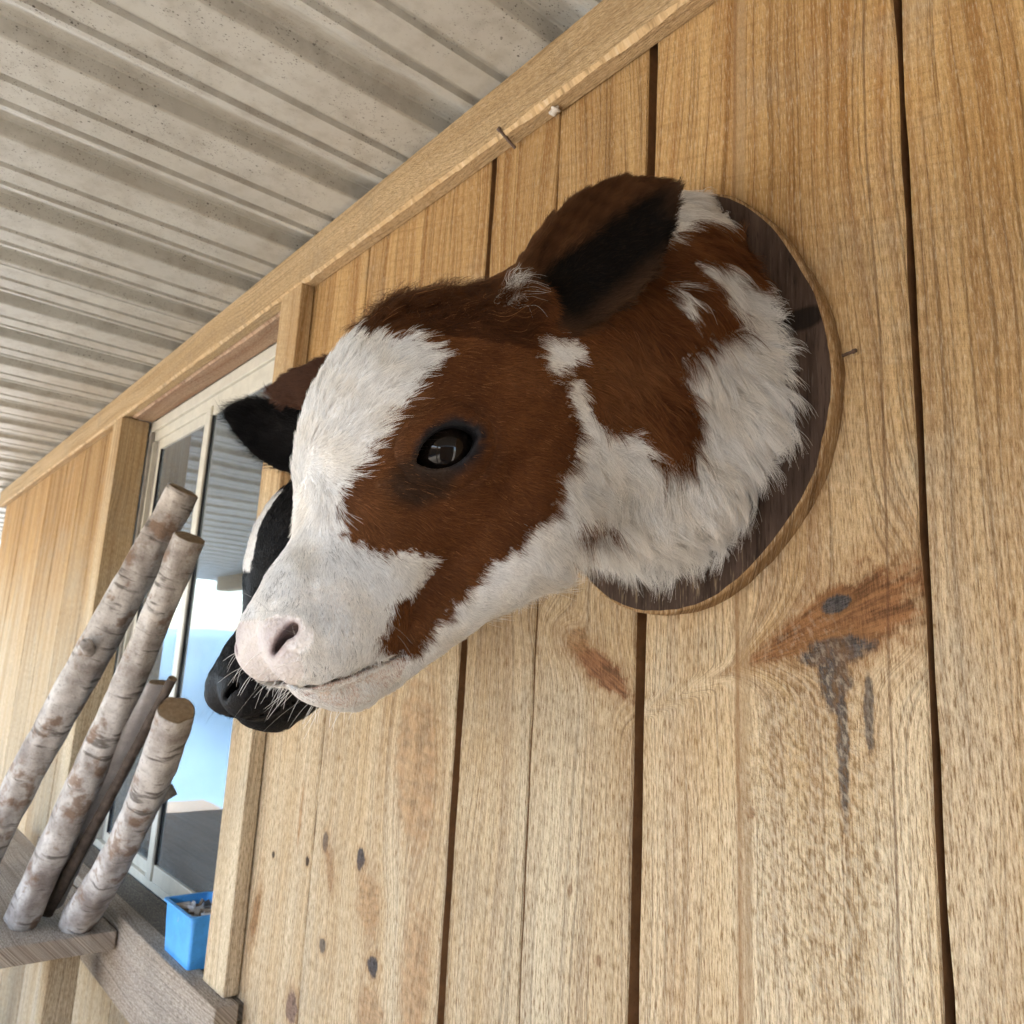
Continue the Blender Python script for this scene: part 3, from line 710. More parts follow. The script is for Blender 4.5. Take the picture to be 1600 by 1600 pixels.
def red_coat(P, N, R):
    br = brown_pattern(P, R)
    t = .5 + .5 * wav(P, .035, 31); t2 = .5 + .5 * wav(P, .09, 32)
    c = lerp(np.repeat(BROWN_A[None], len(P), 0), BROWN_B, t * .7); c = lerp(c, BROWN_C, np.clip(t2 - .5, 0, 1) * .9)
    wcol = lerp(np.repeat(WHITE_A[None], len(P), 0), WHITE_B, np.clip(.20 + .45 * wav(P, .03, 33), 0, .8))
    c = np.where(br[:, None], c, wcol)
    poll = br & (P[:, 2] > 1.775) & (P[:, 1] > .27); c[poll] *= .55
    # dark skin round the eye, smoky patch at its front corner
    a, b = R['eyea'], R['eyeb']
    dk = 1 - sstep(.0012, .0085 + .004 * (b < -.006), R['lid'] + wav(P, .008, 35) * .001)
    c = lerp(c, np.array((.017, .017, .020)), dk)
    sm = np.clip(1 - np.sqrt(((a + .026) / .030) ** 2 + ((b + .014) / .020) ** 2), 0, 1) * (R['eyea'] > -.08) * (np.abs(R['lid']) < .06)
    c = lerp(c, np.array((.045, .028, .018)), np.clip(sm * 2.2, 0, .85))
    ring = np.exp(-((np.sqrt((a * .85) ** 2 + (b * 1.06) ** 2) - .030) / .006) ** 2) * (R['lid'] < .05)
    c = lerp(c, np.array((.060, .028, .014)), ring * .25)
    # ears: brown back and front rim, near-black hollow
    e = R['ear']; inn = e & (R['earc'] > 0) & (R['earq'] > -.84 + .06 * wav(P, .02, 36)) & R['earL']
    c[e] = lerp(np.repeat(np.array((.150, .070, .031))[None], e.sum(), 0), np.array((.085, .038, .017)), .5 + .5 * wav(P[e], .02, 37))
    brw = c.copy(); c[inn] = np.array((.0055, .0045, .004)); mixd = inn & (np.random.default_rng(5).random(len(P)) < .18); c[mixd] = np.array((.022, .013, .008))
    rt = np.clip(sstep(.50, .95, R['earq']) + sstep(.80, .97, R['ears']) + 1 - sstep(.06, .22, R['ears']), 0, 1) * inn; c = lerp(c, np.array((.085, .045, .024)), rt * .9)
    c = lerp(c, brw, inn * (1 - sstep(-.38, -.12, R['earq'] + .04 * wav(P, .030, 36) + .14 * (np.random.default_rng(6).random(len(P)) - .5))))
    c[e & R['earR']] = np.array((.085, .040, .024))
    return c, br
def red_skin(P, N, R):
    c, br = red_coat(P, N, R)
    c = np.where(br[:, None], c * .8, c * .92)
    mz = sstep(.345, .385, P[:, 1]) * (1 - sstep(1.585, 1.605, P[:, 2])) * ~br
    c = lerp(c, np.array((.84, .79, .74)), mz)
    pk = np.array((.385, .325, .325)); t = np.clip(.5 + .5 * wav(P, .02, 41), 0, 1)
    c[R['pad']] = .35 * c[R['pad']] + .65 * lerp(np.repeat(pk[None], R['pad'].sum(), 0), np.array((.46, .40, .37)), t[R['pad']])
    c[R['lip']] = lerp(np.repeat(np.array((.47, .31, .26))[None], R['lip'].sum(), 0), np.array((.62, .50, .42)), t[R['lip']])
    nd = np.sqrt(((np.abs(P[:, 0]) - .032) / .016) ** 2 + ((P[:, 2] - 1.563) / .012) ** 2) + np.clip((.39 - P[:, 1]) * 90, 0, 9)
    A = P.copy(); A[:, 0] = np.abs(A[:, 0])
    c = lerp(c, np.array((.40, .33, .325)), np.clip(1.25 - nd, 0, .6))
    nv = nostril(A.astype(F32)); c = lerp(c, np.array((.36, .28, .28)), 1 - sstep(.0, .0035, nv)); c = lerp(c, np.array((.06, .042, .042)), .65 * (1 - sstep(-.001, .002, nv)) * (1 - sstep(1.553, 1.575, P[:, 2] + (np.abs(P[:, 0]) - .03) * .9)))
    md = np.abs(P[:, 2] - np.interp(P[:, 1], *MOUTH)); c = lerp(c, np.array((.13, .075, .055)), (1 - sstep(.0008, .0030, md)) * sstep(.318, .330, P[:, 1]) * (P[:, 1] < .405))
    c = lerp(c, np.array((.40, .31, .22)), np.clip(wav(P, .006, 43) - .35, 0, .5) * R['pad'] * sstep(1.560, 1.572, P[:, 2]))
    return c
def black_coat(P, N, R):
    t = .5 + .5 * wav(P, .03, 51)
    c = lerp(np.repeat(np.array((.0035, .0035, .0042))[None], len(P), 0), np.array((.008, .0075, .008)), t)
    u = P[:, 0] + wav(P, .02, 52) * .004
    bl = (u < .004) & (u > -.06) & (P[:, 1] > .32) & (P[:, 2] > 1.685) & (P[:, 2] < 1.775)
    c[bl] = WHITE_A * .92
    return c, ~bl
def coat_len(P, R, br, dark):
    u, w, h = P[:, 0], P[:, 1], P[:, 2]
    L = np.full(len(P), .0062)
    L = np.where((w > .33) & (h > 1.64) & ~br, .0105, L)                    # blaze
    L = lerp(L, .0250, sstep(1.772, 1.800, h) * sstep(.25, .29, w))         # curly poll
    neck = 1 - sstep(.17, .25, w + (h - 1.72) * .25)
    L = lerp(L, .0185, neck)
    L = lerp(L, .0250, 1 - sstep(.02, .09, w))
    L = lerp(L, .0230, neck * (1 - sstep(1.70, 1.76, h)))
    mz = sstep(.335, .385, w) * (1 - sstep(1.58, 1.635, h))
    L = lerp(L, .0040, mz)
    L = np.where((h < 1.63) & (w > .25) & (w < .34), np.minimum(L, .0065), L)
    L = lerp(L, .0032, 1 - sstep(.004, .020, R['lid']))
    eb = np.linalg.norm(P - np.array(EAR_L['base']), axis=1); L = lerp(L, np.maximum(L, .0150), (1 - sstep(.02, .045, eb)) * (R['lid'] > .03))
    L[R['lid'] < .0022] = 0
    L[R['pad']] = 0
    nd = np.sqrt(((np.abs(u) - .032) / .018) ** 2 + ((h - 1.563) / .014) ** 2) + np.clip((.39 - w) * 90, 0, 9)
    L[nd < 1] = 0
    L = L * (.45 + .55 * sstep(.0, .02, np.linalg.norm(P - WHORL, axis=1)))
    L[R['lip']] *= .5
    e = R['ear']; rim = np.maximum(np.abs(R['earq']), R['ears'])
    L[e] = (.0085 + .0075 * sstep(.60, .95, rim))[e]
    L[e] = (.0070 + .0040 * sstep(.75, .97, rim))[e]; L[e & (R['earc'] > 0)] *= .9
    if dark: L[~e] = np.minimum(L[~e], .010) * .8; L[e] *= 1.5 + 1.2 * sstep(.5, .9, np.abs(R['earq']))[e]
    return L
WHORL = np.array((0, .392, 1.668))
def coat_flow(P, N, R, earR):
    u, w, h = P.T
    f = P - WHORL; f /= np.linalg.norm(f, axis=1)[:, None] + 1e-6
    cheek = sstep(.02, .05, np.abs(u)) * sstep(.36, .30, w) if False else sstep(.02, .05, np.abs(u)) * (1 - sstep(.31, .37, w))
    dw = np.linalg.norm(P - WHORL, axis=1); sp = (1 - sstep(.004, .055, dw))[:, None]
    f = f * (1 - .75 * sp) + np.cross(N, f) * 1.0 * sp
    f = lerp(f, np.stack([np.sign(u) * .15, -np.ones_like(u), -.30 * np.ones_like(u)], 1), cheek * .65)
    nk = np.stack([np.sign(u) * .25, -np.ones_like(u), -.75 + 1.2 * sstep(1.88, 2.0, h)], 1)
    f = lerp(f, nk, 1 - sstep(.18, .27, w + (h - 1.72) * .25))
    rad = np.stack([u, np.full_like(u, -.03), h - 1.83], 1); rad /= np.linalg.norm(rad, axis=1)[:, None]
    rad += np.array((0, -.75, -.25))
    f = lerp(f, rad, 1 - sstep(.015, .075, w))
    for key, e in (('earL', EAR_L), ('earR', earR)):
        b = np.array(e['base']); t = np.array(e['tip']); Rf = frame(t - b, e['face'])
        m = R[key]
        f[m] = Rf[0] + Rf[1] * (R['earq'] * (1 if key == 'earL' else -1) * .75)[m][:, None]
    # swirls and cowlicks
    f += np.stack([wav(P, .045, 61), wav(P, .045, 62), wav(P, .045, 63)], 1) * .20
    f += np.stack([wav(P, .010, 64), wav(P, .010, 65), wav(P, .010, 66)], 1) * .20
    nkm = (1 - sstep(.17, .25, w))[:, None]
    f += nkm * np.stack([wav(P, .060, 67), wav(P, .060, 68), wav(P, .060, 69)], 1) * .60
    pl = (sstep(1.772, 1.80, h) * sstep(.25, .29, w))[:, None] * ~R['ear'][:, None]
    f = f * (1 - .6 * pl) + pl * np.stack([wav(P, .014, 70), wav(P, .014, 71), wav(P, .014, 72)], 1) * .9
    t = f - N * (f * N).sum(1)[:, None]
    return t / (np.linalg.norm(t, axis=1)[:, None] + 1e-6), pl[:, 0]
def make_curves(name, pts, rad_root, rad_tip, cols, mat, parent, sn=None):
    n, k, _ = pts.shape
    hc = bpy.data.hair_curves.new(name); hc.add_curves([k] * n)
    hc.attributes['position'].data.foreach_set('vector', pts.astype(F32).ravel())
    t = np.linspace(0, 1, k)
    rr = (rad_root[:, None] * (1 - t ** 1.6) + rad_tip[:, None] * t ** 1.6)
    ra = hc.attributes.get('radius') or hc.attributes.new('radius', 'FLOAT', 'POINT')
    ra.data.foreach_set('value', rr.astype(F32).ravel())
    ca = hc.attributes.new('col', 'FLOAT_COLOR', 'CURVE')
    ca.data.foreach_set('color', np.concatenate([cols, np.ones((n, 1))], 1).astype(F32).ravel())
    sa = hc.attributes.new('sn', 'FLOAT_VECTOR', 'CURVE'); sa.data.foreach_set('vector', (np.zeros((n, 3)) if sn is None else sn).astype(F32).ravel())
    hc.materials.append(mat)
    o = bpy.data.objects.new(name, hc); return link(o, parent)
def fur_mat(name, rough=.55, spec=.09, trans=.12):
    k = NT(name); k.n.remove(k.b)
    at = k.new('ShaderNodeAttribute', attribute_name='col')
    hi = k.new('ShaderNodeHairInfo')
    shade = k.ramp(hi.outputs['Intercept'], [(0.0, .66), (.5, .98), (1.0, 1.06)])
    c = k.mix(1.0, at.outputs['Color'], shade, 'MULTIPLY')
    rv = k.ramp(hi.outputs['Random'], [(0.0, .78), (.5, 1.0), (1.0, 1.12)])
    c = k.mix(1.0, c, rv, 'MULTIPLY')
    nn = k.vmath('NORMALIZE', k.vmath('ADD', k.vmath('MULTIPLY', k.new('ShaderNodeAttribute', attribute_name='sn').outputs['Vector'], (1.6, 1.6, 1.6)), k.new('ShaderNodeNewGeometry').outputs['Normal']))
    p = k.new('ShaderNodeBsdfPrincipled'); k.set(p.inputs['Base Color'], c); k.set(p.inputs['Normal'], nn); p.inputs['Roughness'].default_value = rough; p.inputs['Specular IOR Level'].default_value = spec
    tl = k.new('ShaderNodeBsdfTranslucent'); k.set(tl.inputs[0], c)
    mx = k.new('ShaderNodeMixShader'); mx.inputs[0].default_value = trans
    k.l.new(p.outputs[0], mx.inputs[1]); k.l.new(tl.outputs[0], mx.inputs[2]); k.l.new(mx.outputs[0], k.out.inputs[0])
    return k.m
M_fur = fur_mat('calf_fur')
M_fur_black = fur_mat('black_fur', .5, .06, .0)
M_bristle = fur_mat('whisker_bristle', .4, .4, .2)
def skin_mat(name, rough, spec):
    k = NT(name); at = k.new('ShaderNodeAttribute', attribute_name='col')
    p = k.coords('Object'); n = k.noise(p, 420, 3, .6); v = k.voronoi(p, 430)
    c = k.mix(k.ramp(n, [(.32, .35), (.5, 0.0)]), at.outputs['Color'], k.mix(1.0, at.outputs['Color'], (.62, .55, .52), 'MULTIPLY'))
    return k.done(c, rough, k.bump(k.math('ADD', v, n), .55, .0012), spec)
M_skin = skin_mat('calf_skin', .6, .14)
M_skin_black = skin_mat('black_hide', .58, .14)
def eye_mat():
    k = NT('glass_eye'); p = k.coords('Object'); n = k.noise(p, 300, 3, .5)
    return k.done(k.mix(n, (.004, .003, .0025), (.010, .006, .004)), .015, None, .26)
M_eye = eye_mat()
def plaque_mats():
    k = NT('weathered_plaque_face'); pos = k.new('ShaderNodeNewGeometry').outputs['Position']; x, y, z = k.sep(pos)
    gr = k.noise(k.comb(k.math('MULTIPLY', x, 420.0), 0.0, k.math('MULTIPLY', z, 34.0)), 1, 4, .62)
    g2 = k.noise(k.comb(k.math('MULTIPLY', x, 60.0), 3.0, k.math('MULTIPLY', z, 6.0)), 1, 3, .55); bl = k.noise(pos, 26, 5, .62)
    c = k.mix(k.ramp(g2, [(.35, 0.0), (.65, 1.0)]), (.038, .025, .019), (.080, .054, .042))
    c = k.mix(k.ramp(gr, [(.56, 0.0), (.78, .55)]), c, (.15, .115, .092))
    c = k.mix(k.ramp(gr, [(.30, .8), (.46, 0.0)]), c, (.012, .009, .008))
    dx = k.math('DIVIDE', k.math('SUBTRACT', x, -.497 + .152), .026); dz = k.math('DIVIDE', k.math('SUBTRACT', z, 1.862), .012)
    m = k.ramp(k.math('ADD', k.math('ADD', k.math('MULTIPLY', dx, dx), k.math('MULTIPLY', dz, dz)), k.math('MULTIPLY', k.math('SUBTRACT', bl, .5), 1.2)), [(.5, .85), (1.0, 0.0)])
    c = k.mix(m, c, (.010, .008, .007))
    wear = k.math('MULTIPLY', k.ramp(z, [(0, 0), (1, 0)]), 0) if False else k.ramp(k.math('MULTIPLY', k.math('SUBTRACT', 1.668, k.math('ADD', z, k.math('MULTIPLY', x, .12))), 9.0), [(.34, 0.0), (.60, .70)])
    c = k.mix(k.math('MULTIPLY', wear, k.ramp(gr, [(.56, 0.0), (.66, .7)])), c, (.30, .23, .14))
    face = k.done(c, .85, k.bump(k.math('ADD', gr, k.math('MULTIPLY', g2, .5)), .8, .0016), .06)
    return face, wood_material('plaque_sawn_edge', light=(.36, .225, .105), dark=(.22, .125, .055), bleach_light=False, axis='z', rough_amt=.35)
M_pl_face, M_pl_edge = plaque_mats()

OVAL = [(0, .218), (.030, .216), (.058, .207), (.086, .189), (.124, .146), (.149, .101), (.166, .064), (.177, .020), (.1805, -.010), (.177, -.046), (.169, -.079), (.157, -.109), (.121, -.155), (.076, -.191), (.040, -.206), (0, -.211)]
def plaque(parent, sx=1.0, sz=1.0, thick=.0175):
    P = np.array(OVAL); pts = np.concatenate([P, (P * [-1, 1])[::-1][1:-1]])
    # smooth closed outline
    m = len(pts); prof_ = []
    for i in range(m):
        p0, p1, p2, p3 = pts[i - 1], pts[i], pts[(i + 1) % m], pts[(i + 2) % m]
        for t in (0, .25, .5, .75):
            prof_.append(.5 * ((2 * p1) + (-p0 + p2) * t + (2 * p0 - 5 * p1 + 4 * p2 - p3) * t * t + (-p0 + 3 * p1 - 3 * p2 + p3) * t ** 3))
    prof_ = np.array(prof_); k = len(prof_)
    bm = bmesh.new(); rings = []
    for inset, y in ((0, -.0006), (0, -thick + .0025), (.0012, -thick + .0006), (.0030, -thick)):
        ring = []
        for i, (x, z) in enumerate(prof_):
            r = math.hypot(x, z); s = (r - inset + NR.normal(0, .00035)) / r
            ring.append(bm.verts.new((x * s * sx, y, z * s * sz)))
        rings.append(ring)
    for a in range(3):
        for i in range(k):
            f = bm.faces.new([rings[a][i], rings[a][(i + 1) % k], rings[a + 1][(i + 1) % k], rings[a + 1][i]]); f.material_index = 1
    bm.faces.new(rings[-1]).material_index = 0; bm.faces.new(rings[0][::-1]).material_index = 1
    return mesh_obj('plaque', bm, [M_pl_face, M_pl_edge], parent)

def make_mount(root, earR, w_off, vox, coat, skin, nfur, mats, dark):
    m_skin, m_fur = mats
    H0 = root.location.z + (.047 if dark else 0)
    sdf = lambda P: head_sdf(P, earR, .018 + w_off)
    V, Fq = surface_nets(sdf, (-.21, w_off, 1.49), (.21, .45, 2.08), vox)
    N = sdf_normals(sdf, V)
    loc = lambda X: np.stack([X[..., 0], -(X[..., 1] - w_off), X[..., 2] - H0], -1)
    R = regions(V, N, earR)
    me = np_mesh('head', loc(V), Fq)
    ca = me.attributes.new('col', 'FLOAT_COLOR', 'POINT')
    sc_ = skin(V, N, R); ca.data.foreach_set('color', np.concatenate([sc_, np.ones((len(V), 1))], 1).astype(F32).ravel())
    me.materials.append(m_skin)
    head = bpy.data.objects.new('head', me); link(head, root)
    # fur roots
    tri = np.concatenate([Fq[:, [0, 1, 2]], Fq[:, [0, 2, 3]]])
    a_, b_, c_ = V[tri[:, 0]], V[tri[:, 1]], V[tri[:, 2]]
    area = np.linalg.norm(np.cross(b_ - a_, c_ - a_), axis=1) / 2
    cen = (a_ + b_ + c_) / 3; tn = N[tri[:, 0]]
    Rt = {k: v[tri[:, 0]] for k, v in R.items()}
    br0 = coat(cen, tn, Rt)[1]
    Lt = coat_len(cen, Rt, br0, dark)
    vis = .30 + .70 * sstep(-.35, 0, tn @ PD)
    wgt = area * vis / np.maximum(Lt, .0045) * (Lt > 0) * (cen[:, 1] > w_off + .022)
    wgt = wgt * np.where(Rt['ear'], 1.5, 1.0) * (1 + .8 * sstep(1.772, 1.80, cen[:, 2]) * sstep(.25, .29, cen[:, 1]))
    pick = NR.choice(len(tri), nfur, p=wgt / wgt.sum())
    r1, r2 = NR.random((2, nfur)); s1 = np.sqrt(r1)
    P = a_[pick] * (1 - s1)[:, None] + b_[pick] * (s1 * (1 - r2))[:, None] + c_[pick] * (s1 * r2)[:, None]
    Nn = sdf_normals(sdf, P)
    R = regions(P, Nn, earR)
    col, br = coat(P, Nn, R)
    L = coat_len(P, R, br, dark) * NR.uniform(.65, 1.2, nfur)
    ok = L > .0004
    T, pl = coat_flow(P, Nn, R, earR)
    B = np.cross(Nn, T)
    T = T + B * NR.normal(0, .16, nfur)[:, None] + Nn * 0
    w, h = P[:, 1], P[:, 2]
    tuft = np.clip(wav(P, .022, 84), -1, 1); L = L * (1 + .42 * tuft)
    lift = .22 + .22 * tuft * (1 - sstep(.17, .25, w)) + .28 * (1 - sstep(.17, .25, w)) + .30 * pl + np.where(R['ear'], .10, 0) + NR.normal(0, .06, nfur) + .12 * np.clip(wav(P, .015, 81), -1, 1)
    lift = np.clip(lift, .06, 1.2)
    curl = .10 + .75 * pl + .30 * (1 - sstep(.17, .25, w)) + .45 * ((w > .33) & (h > 1.70) & ~br)
    ph = wav(P, .012, 82) * 3 + NR.normal(0, .5, nfur); fq = 3.0 + 3.0 * pl + NR.normal(0, .4, nfur)
    K = 6; t = np.linspace(0, 1, K)
    pts = np.zeros((nfur, K, 3))
    droop = .22 * (1 - sstep(.15, .25, w))
    for i, ti in enumerate(t):
        off = T * ti + Nn * (lift * (ti - .48 * ti * ti))[:, None] + B * (curl * .25 * (np.sin(fq * ti + ph) - np.sin(ph)))[:, None] + Nn * (curl * .12 * (np.cos(fq * ti + ph) - np.cos(ph)) * (ti))[:, None]
        off[:, 2] -= droop * ti * ti
        pts[:, i] = P + off * L[:, None]
    # locks: strands lean towards the guide strand nearest to their root
    from mathutils import kdtree
    gi = NR.choice(nfur, max(200, int(nfur * .028)), replace=False)
    kd = kdtree.KDTree(len(gi))
    for a, b in enumerate(gi): kd.insert(P[b], a)
    kd.balance()
    near = gi[np.fromiter((kd.find(p)[1] for p in P), np.int64, nfur)]
    cs = .16 + .44 * (1 - sstep(.17, .25, w)) + .35 * pl + .22 * ((w > .33) & (h > 1.70) & ~br)
    cs = np.clip(cs, 0, .75) * (np.linalg.norm(P[near] - P, axis=1) < .012) * ((Nn[near] * Nn).sum(1) > .7)
    rel = pts[near] - P[near][:, None, :]; Lr = (L / np.maximum(L[near], 1e-4))[:, None, None]
    tgt = P[:, None, :] + rel * Lr + (P[near] - P)[:, None, :] * (t ** 1.3)[None, :, None] * .85
    pts += (tgt - pts) * (cs[:, None] * np.clip(t * 1.6, 0, 1)[None])[:, :, None]
    # strands may not go through the plaque
    pts[:, :, 1] = np.maximum(pts[:, :, 1], w_off + .0202 + NR.random((nfur, 1)) * .004)
    # grey ticks on the muzzle of the red calf
    if not dark:
        mzm = (w > .355) & (h < 1.625) & ~br & (NR.random(nfur) < .015 + .10 * (wav(P, .02, 83) > .55) * (w > .37)); col[mzm] = (.13, .11, .10)
        wisp = br & ~R['ear'] & (NR.random(nfur) < .02); col[wisp] = BROWN_C * 1.5
    col = col * np.where(br, NR.uniform(.55, 1.45, nfur) if not dark else 1.0, NR.uniform(.88, 1.08, nfur))[:, None]
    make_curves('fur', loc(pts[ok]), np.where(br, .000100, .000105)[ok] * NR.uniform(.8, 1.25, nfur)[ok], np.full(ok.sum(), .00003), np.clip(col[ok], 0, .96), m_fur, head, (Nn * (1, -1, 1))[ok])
    # eyes
    for s in (1, -1):
        bm = bmesh.new(); bmesh.ops.create_uvsphere(bm, u_segments=40, v_segments=24, radius=EYE_R)
        e = mesh_obj('eye', bm, M_eye, head, True)
        ec = EYE_C + EYE_N * .0022; e.location = (s * ec[0], -(ec[1] - w_off), ec[2] - H0)
    # lashes and whiskers
    wp, wc, wr = [], [], []
    def strand(p0, d0, d1, Ls, c, r, k=6):
        q = [np.array(p0) + (np.array(d0) * ti + np.array(d1) * ti * ti) * Ls for ti in np.linspace(0, 1, k)]
        wp.append(q); wc.append(c); wr.append(r)
    cand = np.nonzero((V[:, 2] < 1.556) & (V[:, 1] > .352))[0]
    for i in NR.choice(cand, 95 if not dark else 40):
        p = V[i]; n = N[i]
        if n[2] > .15: continue
        d = n * .8 + np.array((0, .35, -.35)) + NR.normal(0, .25, 3)
        strand(p, d, np.array((0, .0, -.55)) + NR.normal(0, .22, 3), NR.uniform(.005, .012), (.95, .93, .90) if not dark else (.012, .012, .012), NR.uniform(.00009, .00017))
    for i in NR.choice(np.nonzero((V[:, 2] < 1.60) & (V[:, 1] > .33) & (V[:, 0] > 0))[0], 26):
        strand(V[i], N[i] + NR.normal(0, .3, 3), np.array((0, 0, -.3)), NR.uniform(.012, .030), (.60, .57, .52) if not dark else (.01, .01, .01), .00007)
    for s in (1, -1):
        for q in np.linspace(-.018, .021, 34):
            zt = -ALM[0] + math.sqrt(max(ALM[1] ** 2 - q * q, 0)) + .10 * q
            p = EYE_C + EYE_L * q + EYE_U * (zt + .001) + EYE_N * math.sqrt(max((EYE_R + .0005) ** 2 - q * q - zt * zt, 1e-6))
            d = EYE_N * 1.0 + EYE_U * .10 + EYE_L * (.35 + q * 9) + NR.normal(0, .15, 3); d2 = EYE_U * -.25 + EYE_L * .25
            f_ = np.array((s, 1, 1)); strand(p * f_, d * f_, d2 * f_, NR.uniform(.006, .012), (.02, .014, .012), .00010)
    make_curves('whiskers', loc(np.array(wp)), np.array(wr), np.array(wr) * .35, np.array(wc), M_bristle, head)
    return head, V, N

RED = empty('calf_head_mount', (-.497, 0, 1.82), 'brown and white calf head trophy on a dark oval plaque', 'trophy')
plaque(RED)
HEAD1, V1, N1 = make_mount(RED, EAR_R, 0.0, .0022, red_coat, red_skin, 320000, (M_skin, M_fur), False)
BLK = empty('calf_head_mount', (-.85, 0, 1.773), 'black calf head trophy half hidden behind the brown and white one', 'trophy')
plaque(BLK, .80, .82)
HEAD2, V2, N2 = make_mount(BLK, EAR_RB, .11, .0032, black_coat, lambda P, N, R: black_coat(P, N, R)[0], 70000, (M_skin_black, M_fur_black), True)

# ------------------------------------------------------------------ birch logs leaning at the window
def birch_mats():
    k = NT('birch_bark'); p = k.coords('Object'); x, y, z = k.sep(p)
    stretch = k.comb(k.math('MULTIPLY', x, 14.0), k.math('MULTIPLY', y, 14.0), k.math('MULTIPLY', z, 75.0))
    lent = k.noise(stretch, 1, 3, .55); big = k.noise(p, 11, 5, .62); fine = k.noise(p, 140, 3, .6)
    oi = k.new('ShaderNodeObjectInfo').outputs['Random']
    c = k.mix(k.ramp(big, [(.36, 0.0), (.60, 1.0)]), (.22, .185, .165), (.58, .54, .50))
    c = k.mix(k.ramp(lent, [(.33, .8), (.43, 0.0)]), c, (.075, .06, .05))
    c = k.mix(k.ramp(k.noise(p, 17, 4, .6), [(.54, 0.0), (.62, .8)]), c, (.20, .12, .075))
    c = k.mix(k.ramp(fine, [(.30, .45), (.45, 0.0)]), c, (.14, .11, .095))
    bark = k.done(c, .8, k.bump(k.math('ADD', lent, k.math('ADD', fine, big)), .6, .003), .25)
    k = NT('cut_wood_end'); p = k.coords('Object'); n = k.noise(p, 120, 4, .6)
    x, y, z = k.sep(p); rr = k.math('SQRT', k.math('ADD', k.math('MULTIPLY', x, x), k.math('MULTIPLY', y, y)))
    rings = k.math('SINE', k.math('ADD', k.math('MULTIPLY', rr, 1900.0), k.math('MULTIPLY', n, 3.0)))
    c = k.mix(k.ramp(n, [(.3, 0.0), (.7, 1.0)]), (.20, .14, .085), (.31, .235, .155)); c = k.mix(k.math('MULTIPLY', k.math('ADD', rings, 1.0), .12), c, (.12, .08, .05))
    return bark, k.done(c, .85, k.bump(n, .5, .001), .2)
M_bark, M_end = birch_mats()
M_split = simple('grey_split_wood', (.42, .39, .375), .85, .2, .2, 40, .4)
M_dark_bark = simple('dark_bark', (.085, .065, .052), .9, .15, .4, 60, .8)
def log(top, foot, r_top, r_foot, label, seed, squash=1.0, stub=None, mat=None, group='logs and sticks leaning at the window'):
    rg = np.random.default_rng(seed)
    top = Vector(top); foot = Vector(foot); ax = (top - foot); Lg = ax.length
    root = empty('birch_log', foot, label, 'log', group)
    root.rotation_mode = 'QUATERNION'; root.rotation_quaternion = ax.to_track_quat('Z', 'Y')
    n, m = 90, 30; bm = bmesh.new(); rings = []
    bx, by = np.clip(rg.normal(0, .010, 2), -.014, .014); lob = rg.uniform(0, 6.28, 4)
    prof_ = lambda a, t: (1 + .06 * math.sin(2 * a + lob[0] + 2 * t) + .035 * math.sin(5 * a + lob[1] + 7 * t) + .05 * math.sin(9 * t + lob[2]) + .030 * math.sin(61 * t + 3 * a + lob[3]) * math.sin(2 * a + 23 * t) + .022 * math.sin(7 * a + 47 * t + lob[1]))
    def pt(a, t, k=1.0):
        r = (r_foot + (r_top - r_foot) * t) * prof_(a, t) * k
        return (r * math.cos(a) + bx * math.sin(3.1 * t), r * math.sin(a) * squash + by * math.sin(3.1 * t), t * Lg)
    for i in range(n + 1):
        t = i / n; rings.append([bm.verts.new(pt(2 * math.pi * j / m, t)) for j in range(m)])
    for i in range(n):
        for j in range(m): bm.faces.new((rings[i][j], rings[i][(j + 1) % m], rings[i + 1][(j + 1) % m], rings[i + 1][j]))
    bm.faces.new(rings[0][::-1])
    if stub is not None:
        a, t, ln, rs = stub; c0 = Vector(pt(a, t, .6)); d = Vector((math.cos(a), math.sin(a), .65)).normalized()
        q = d.to_track_quat('Z', 'Y'); prev = None
        for s_, rr in ((0, rs * 1.35), (.5, rs * 1.08), (1, rs)):
            ring = [bm.verts.new(c0 + d * ln * s_ + q @ Vector((rr * math.cos(b * .785), rr * math.sin(b * .785), 0))) for b in range(8)]
            if prev: 
                for b in range(8): bm.faces.new((prev[b], prev[(b + 1) % 8], ring[(b + 1) % 8], ring[b]))
            prev = ring
        bm.faces.new(prev)
    mesh_obj('bark', bm, mat or M_bark, root, True)
    bm = bmesh.new(); c = bm.verts.new((bx * math.sin(3.1), by * math.sin(3.1), Lg + .0015)); ring = [bm.verts.new((*pt(2 * math.pi * j / m, 1.0, .93)[:2], Lg + .0008)) for j in range(m)]
    low = [bm.verts.new((*pt(2 * math.pi * j / m, 1.0, .95)[:2], Lg - .004)) for j in range(m)]
    for j in range(m):
        bm.faces.new((ring[j], ring[(j + 1) % m], c)); bm.faces.new((low[j], low[(j + 1) % m], ring[(j + 1) % m], ring[j]))
    mesh_obj('cut_end', bm, M_end, root)
    return root
SHELF = empty('work_shelf', (-2.5, -.3, 0), 'plain wooden shelf under the window holding the birch logs', 'shelf')
box('shelf_top', M_sill, SHELF, -3.15, -1.905, -.56, -.056, .930, .968, .003, (-2.5, -.3, 0))
for lx in (-3.08, -2.05):
    for ly in (-.50, -.12): box('leg', M_post, SHELF, lx - .03, lx + .03, ly - .03, ly + .03, .002, .9295, .003, (-2.5, -.3, 0))
log((-1.713, -0.100, 1.882), (-2.129, -0.325, 0.984), 0.0325, 0.037, 'tallest birch log with a broken branch stub, in front of the window', 1, stub=(3.6, .62, .050, .012))
log((-1.632, -0.100, 1.774), (-2.022, -0.215, 0.984), 0.031, 0.036, 'birch log leaning just right of the tallest one', 2)
log((-1.519, -0.120, 1.447), (-1.960, -0.122, 0.984), 0.0325, 0.036, 'short pale birch log with its round sawn end facing up', 3, stub=(.2, .62, .040, .012))
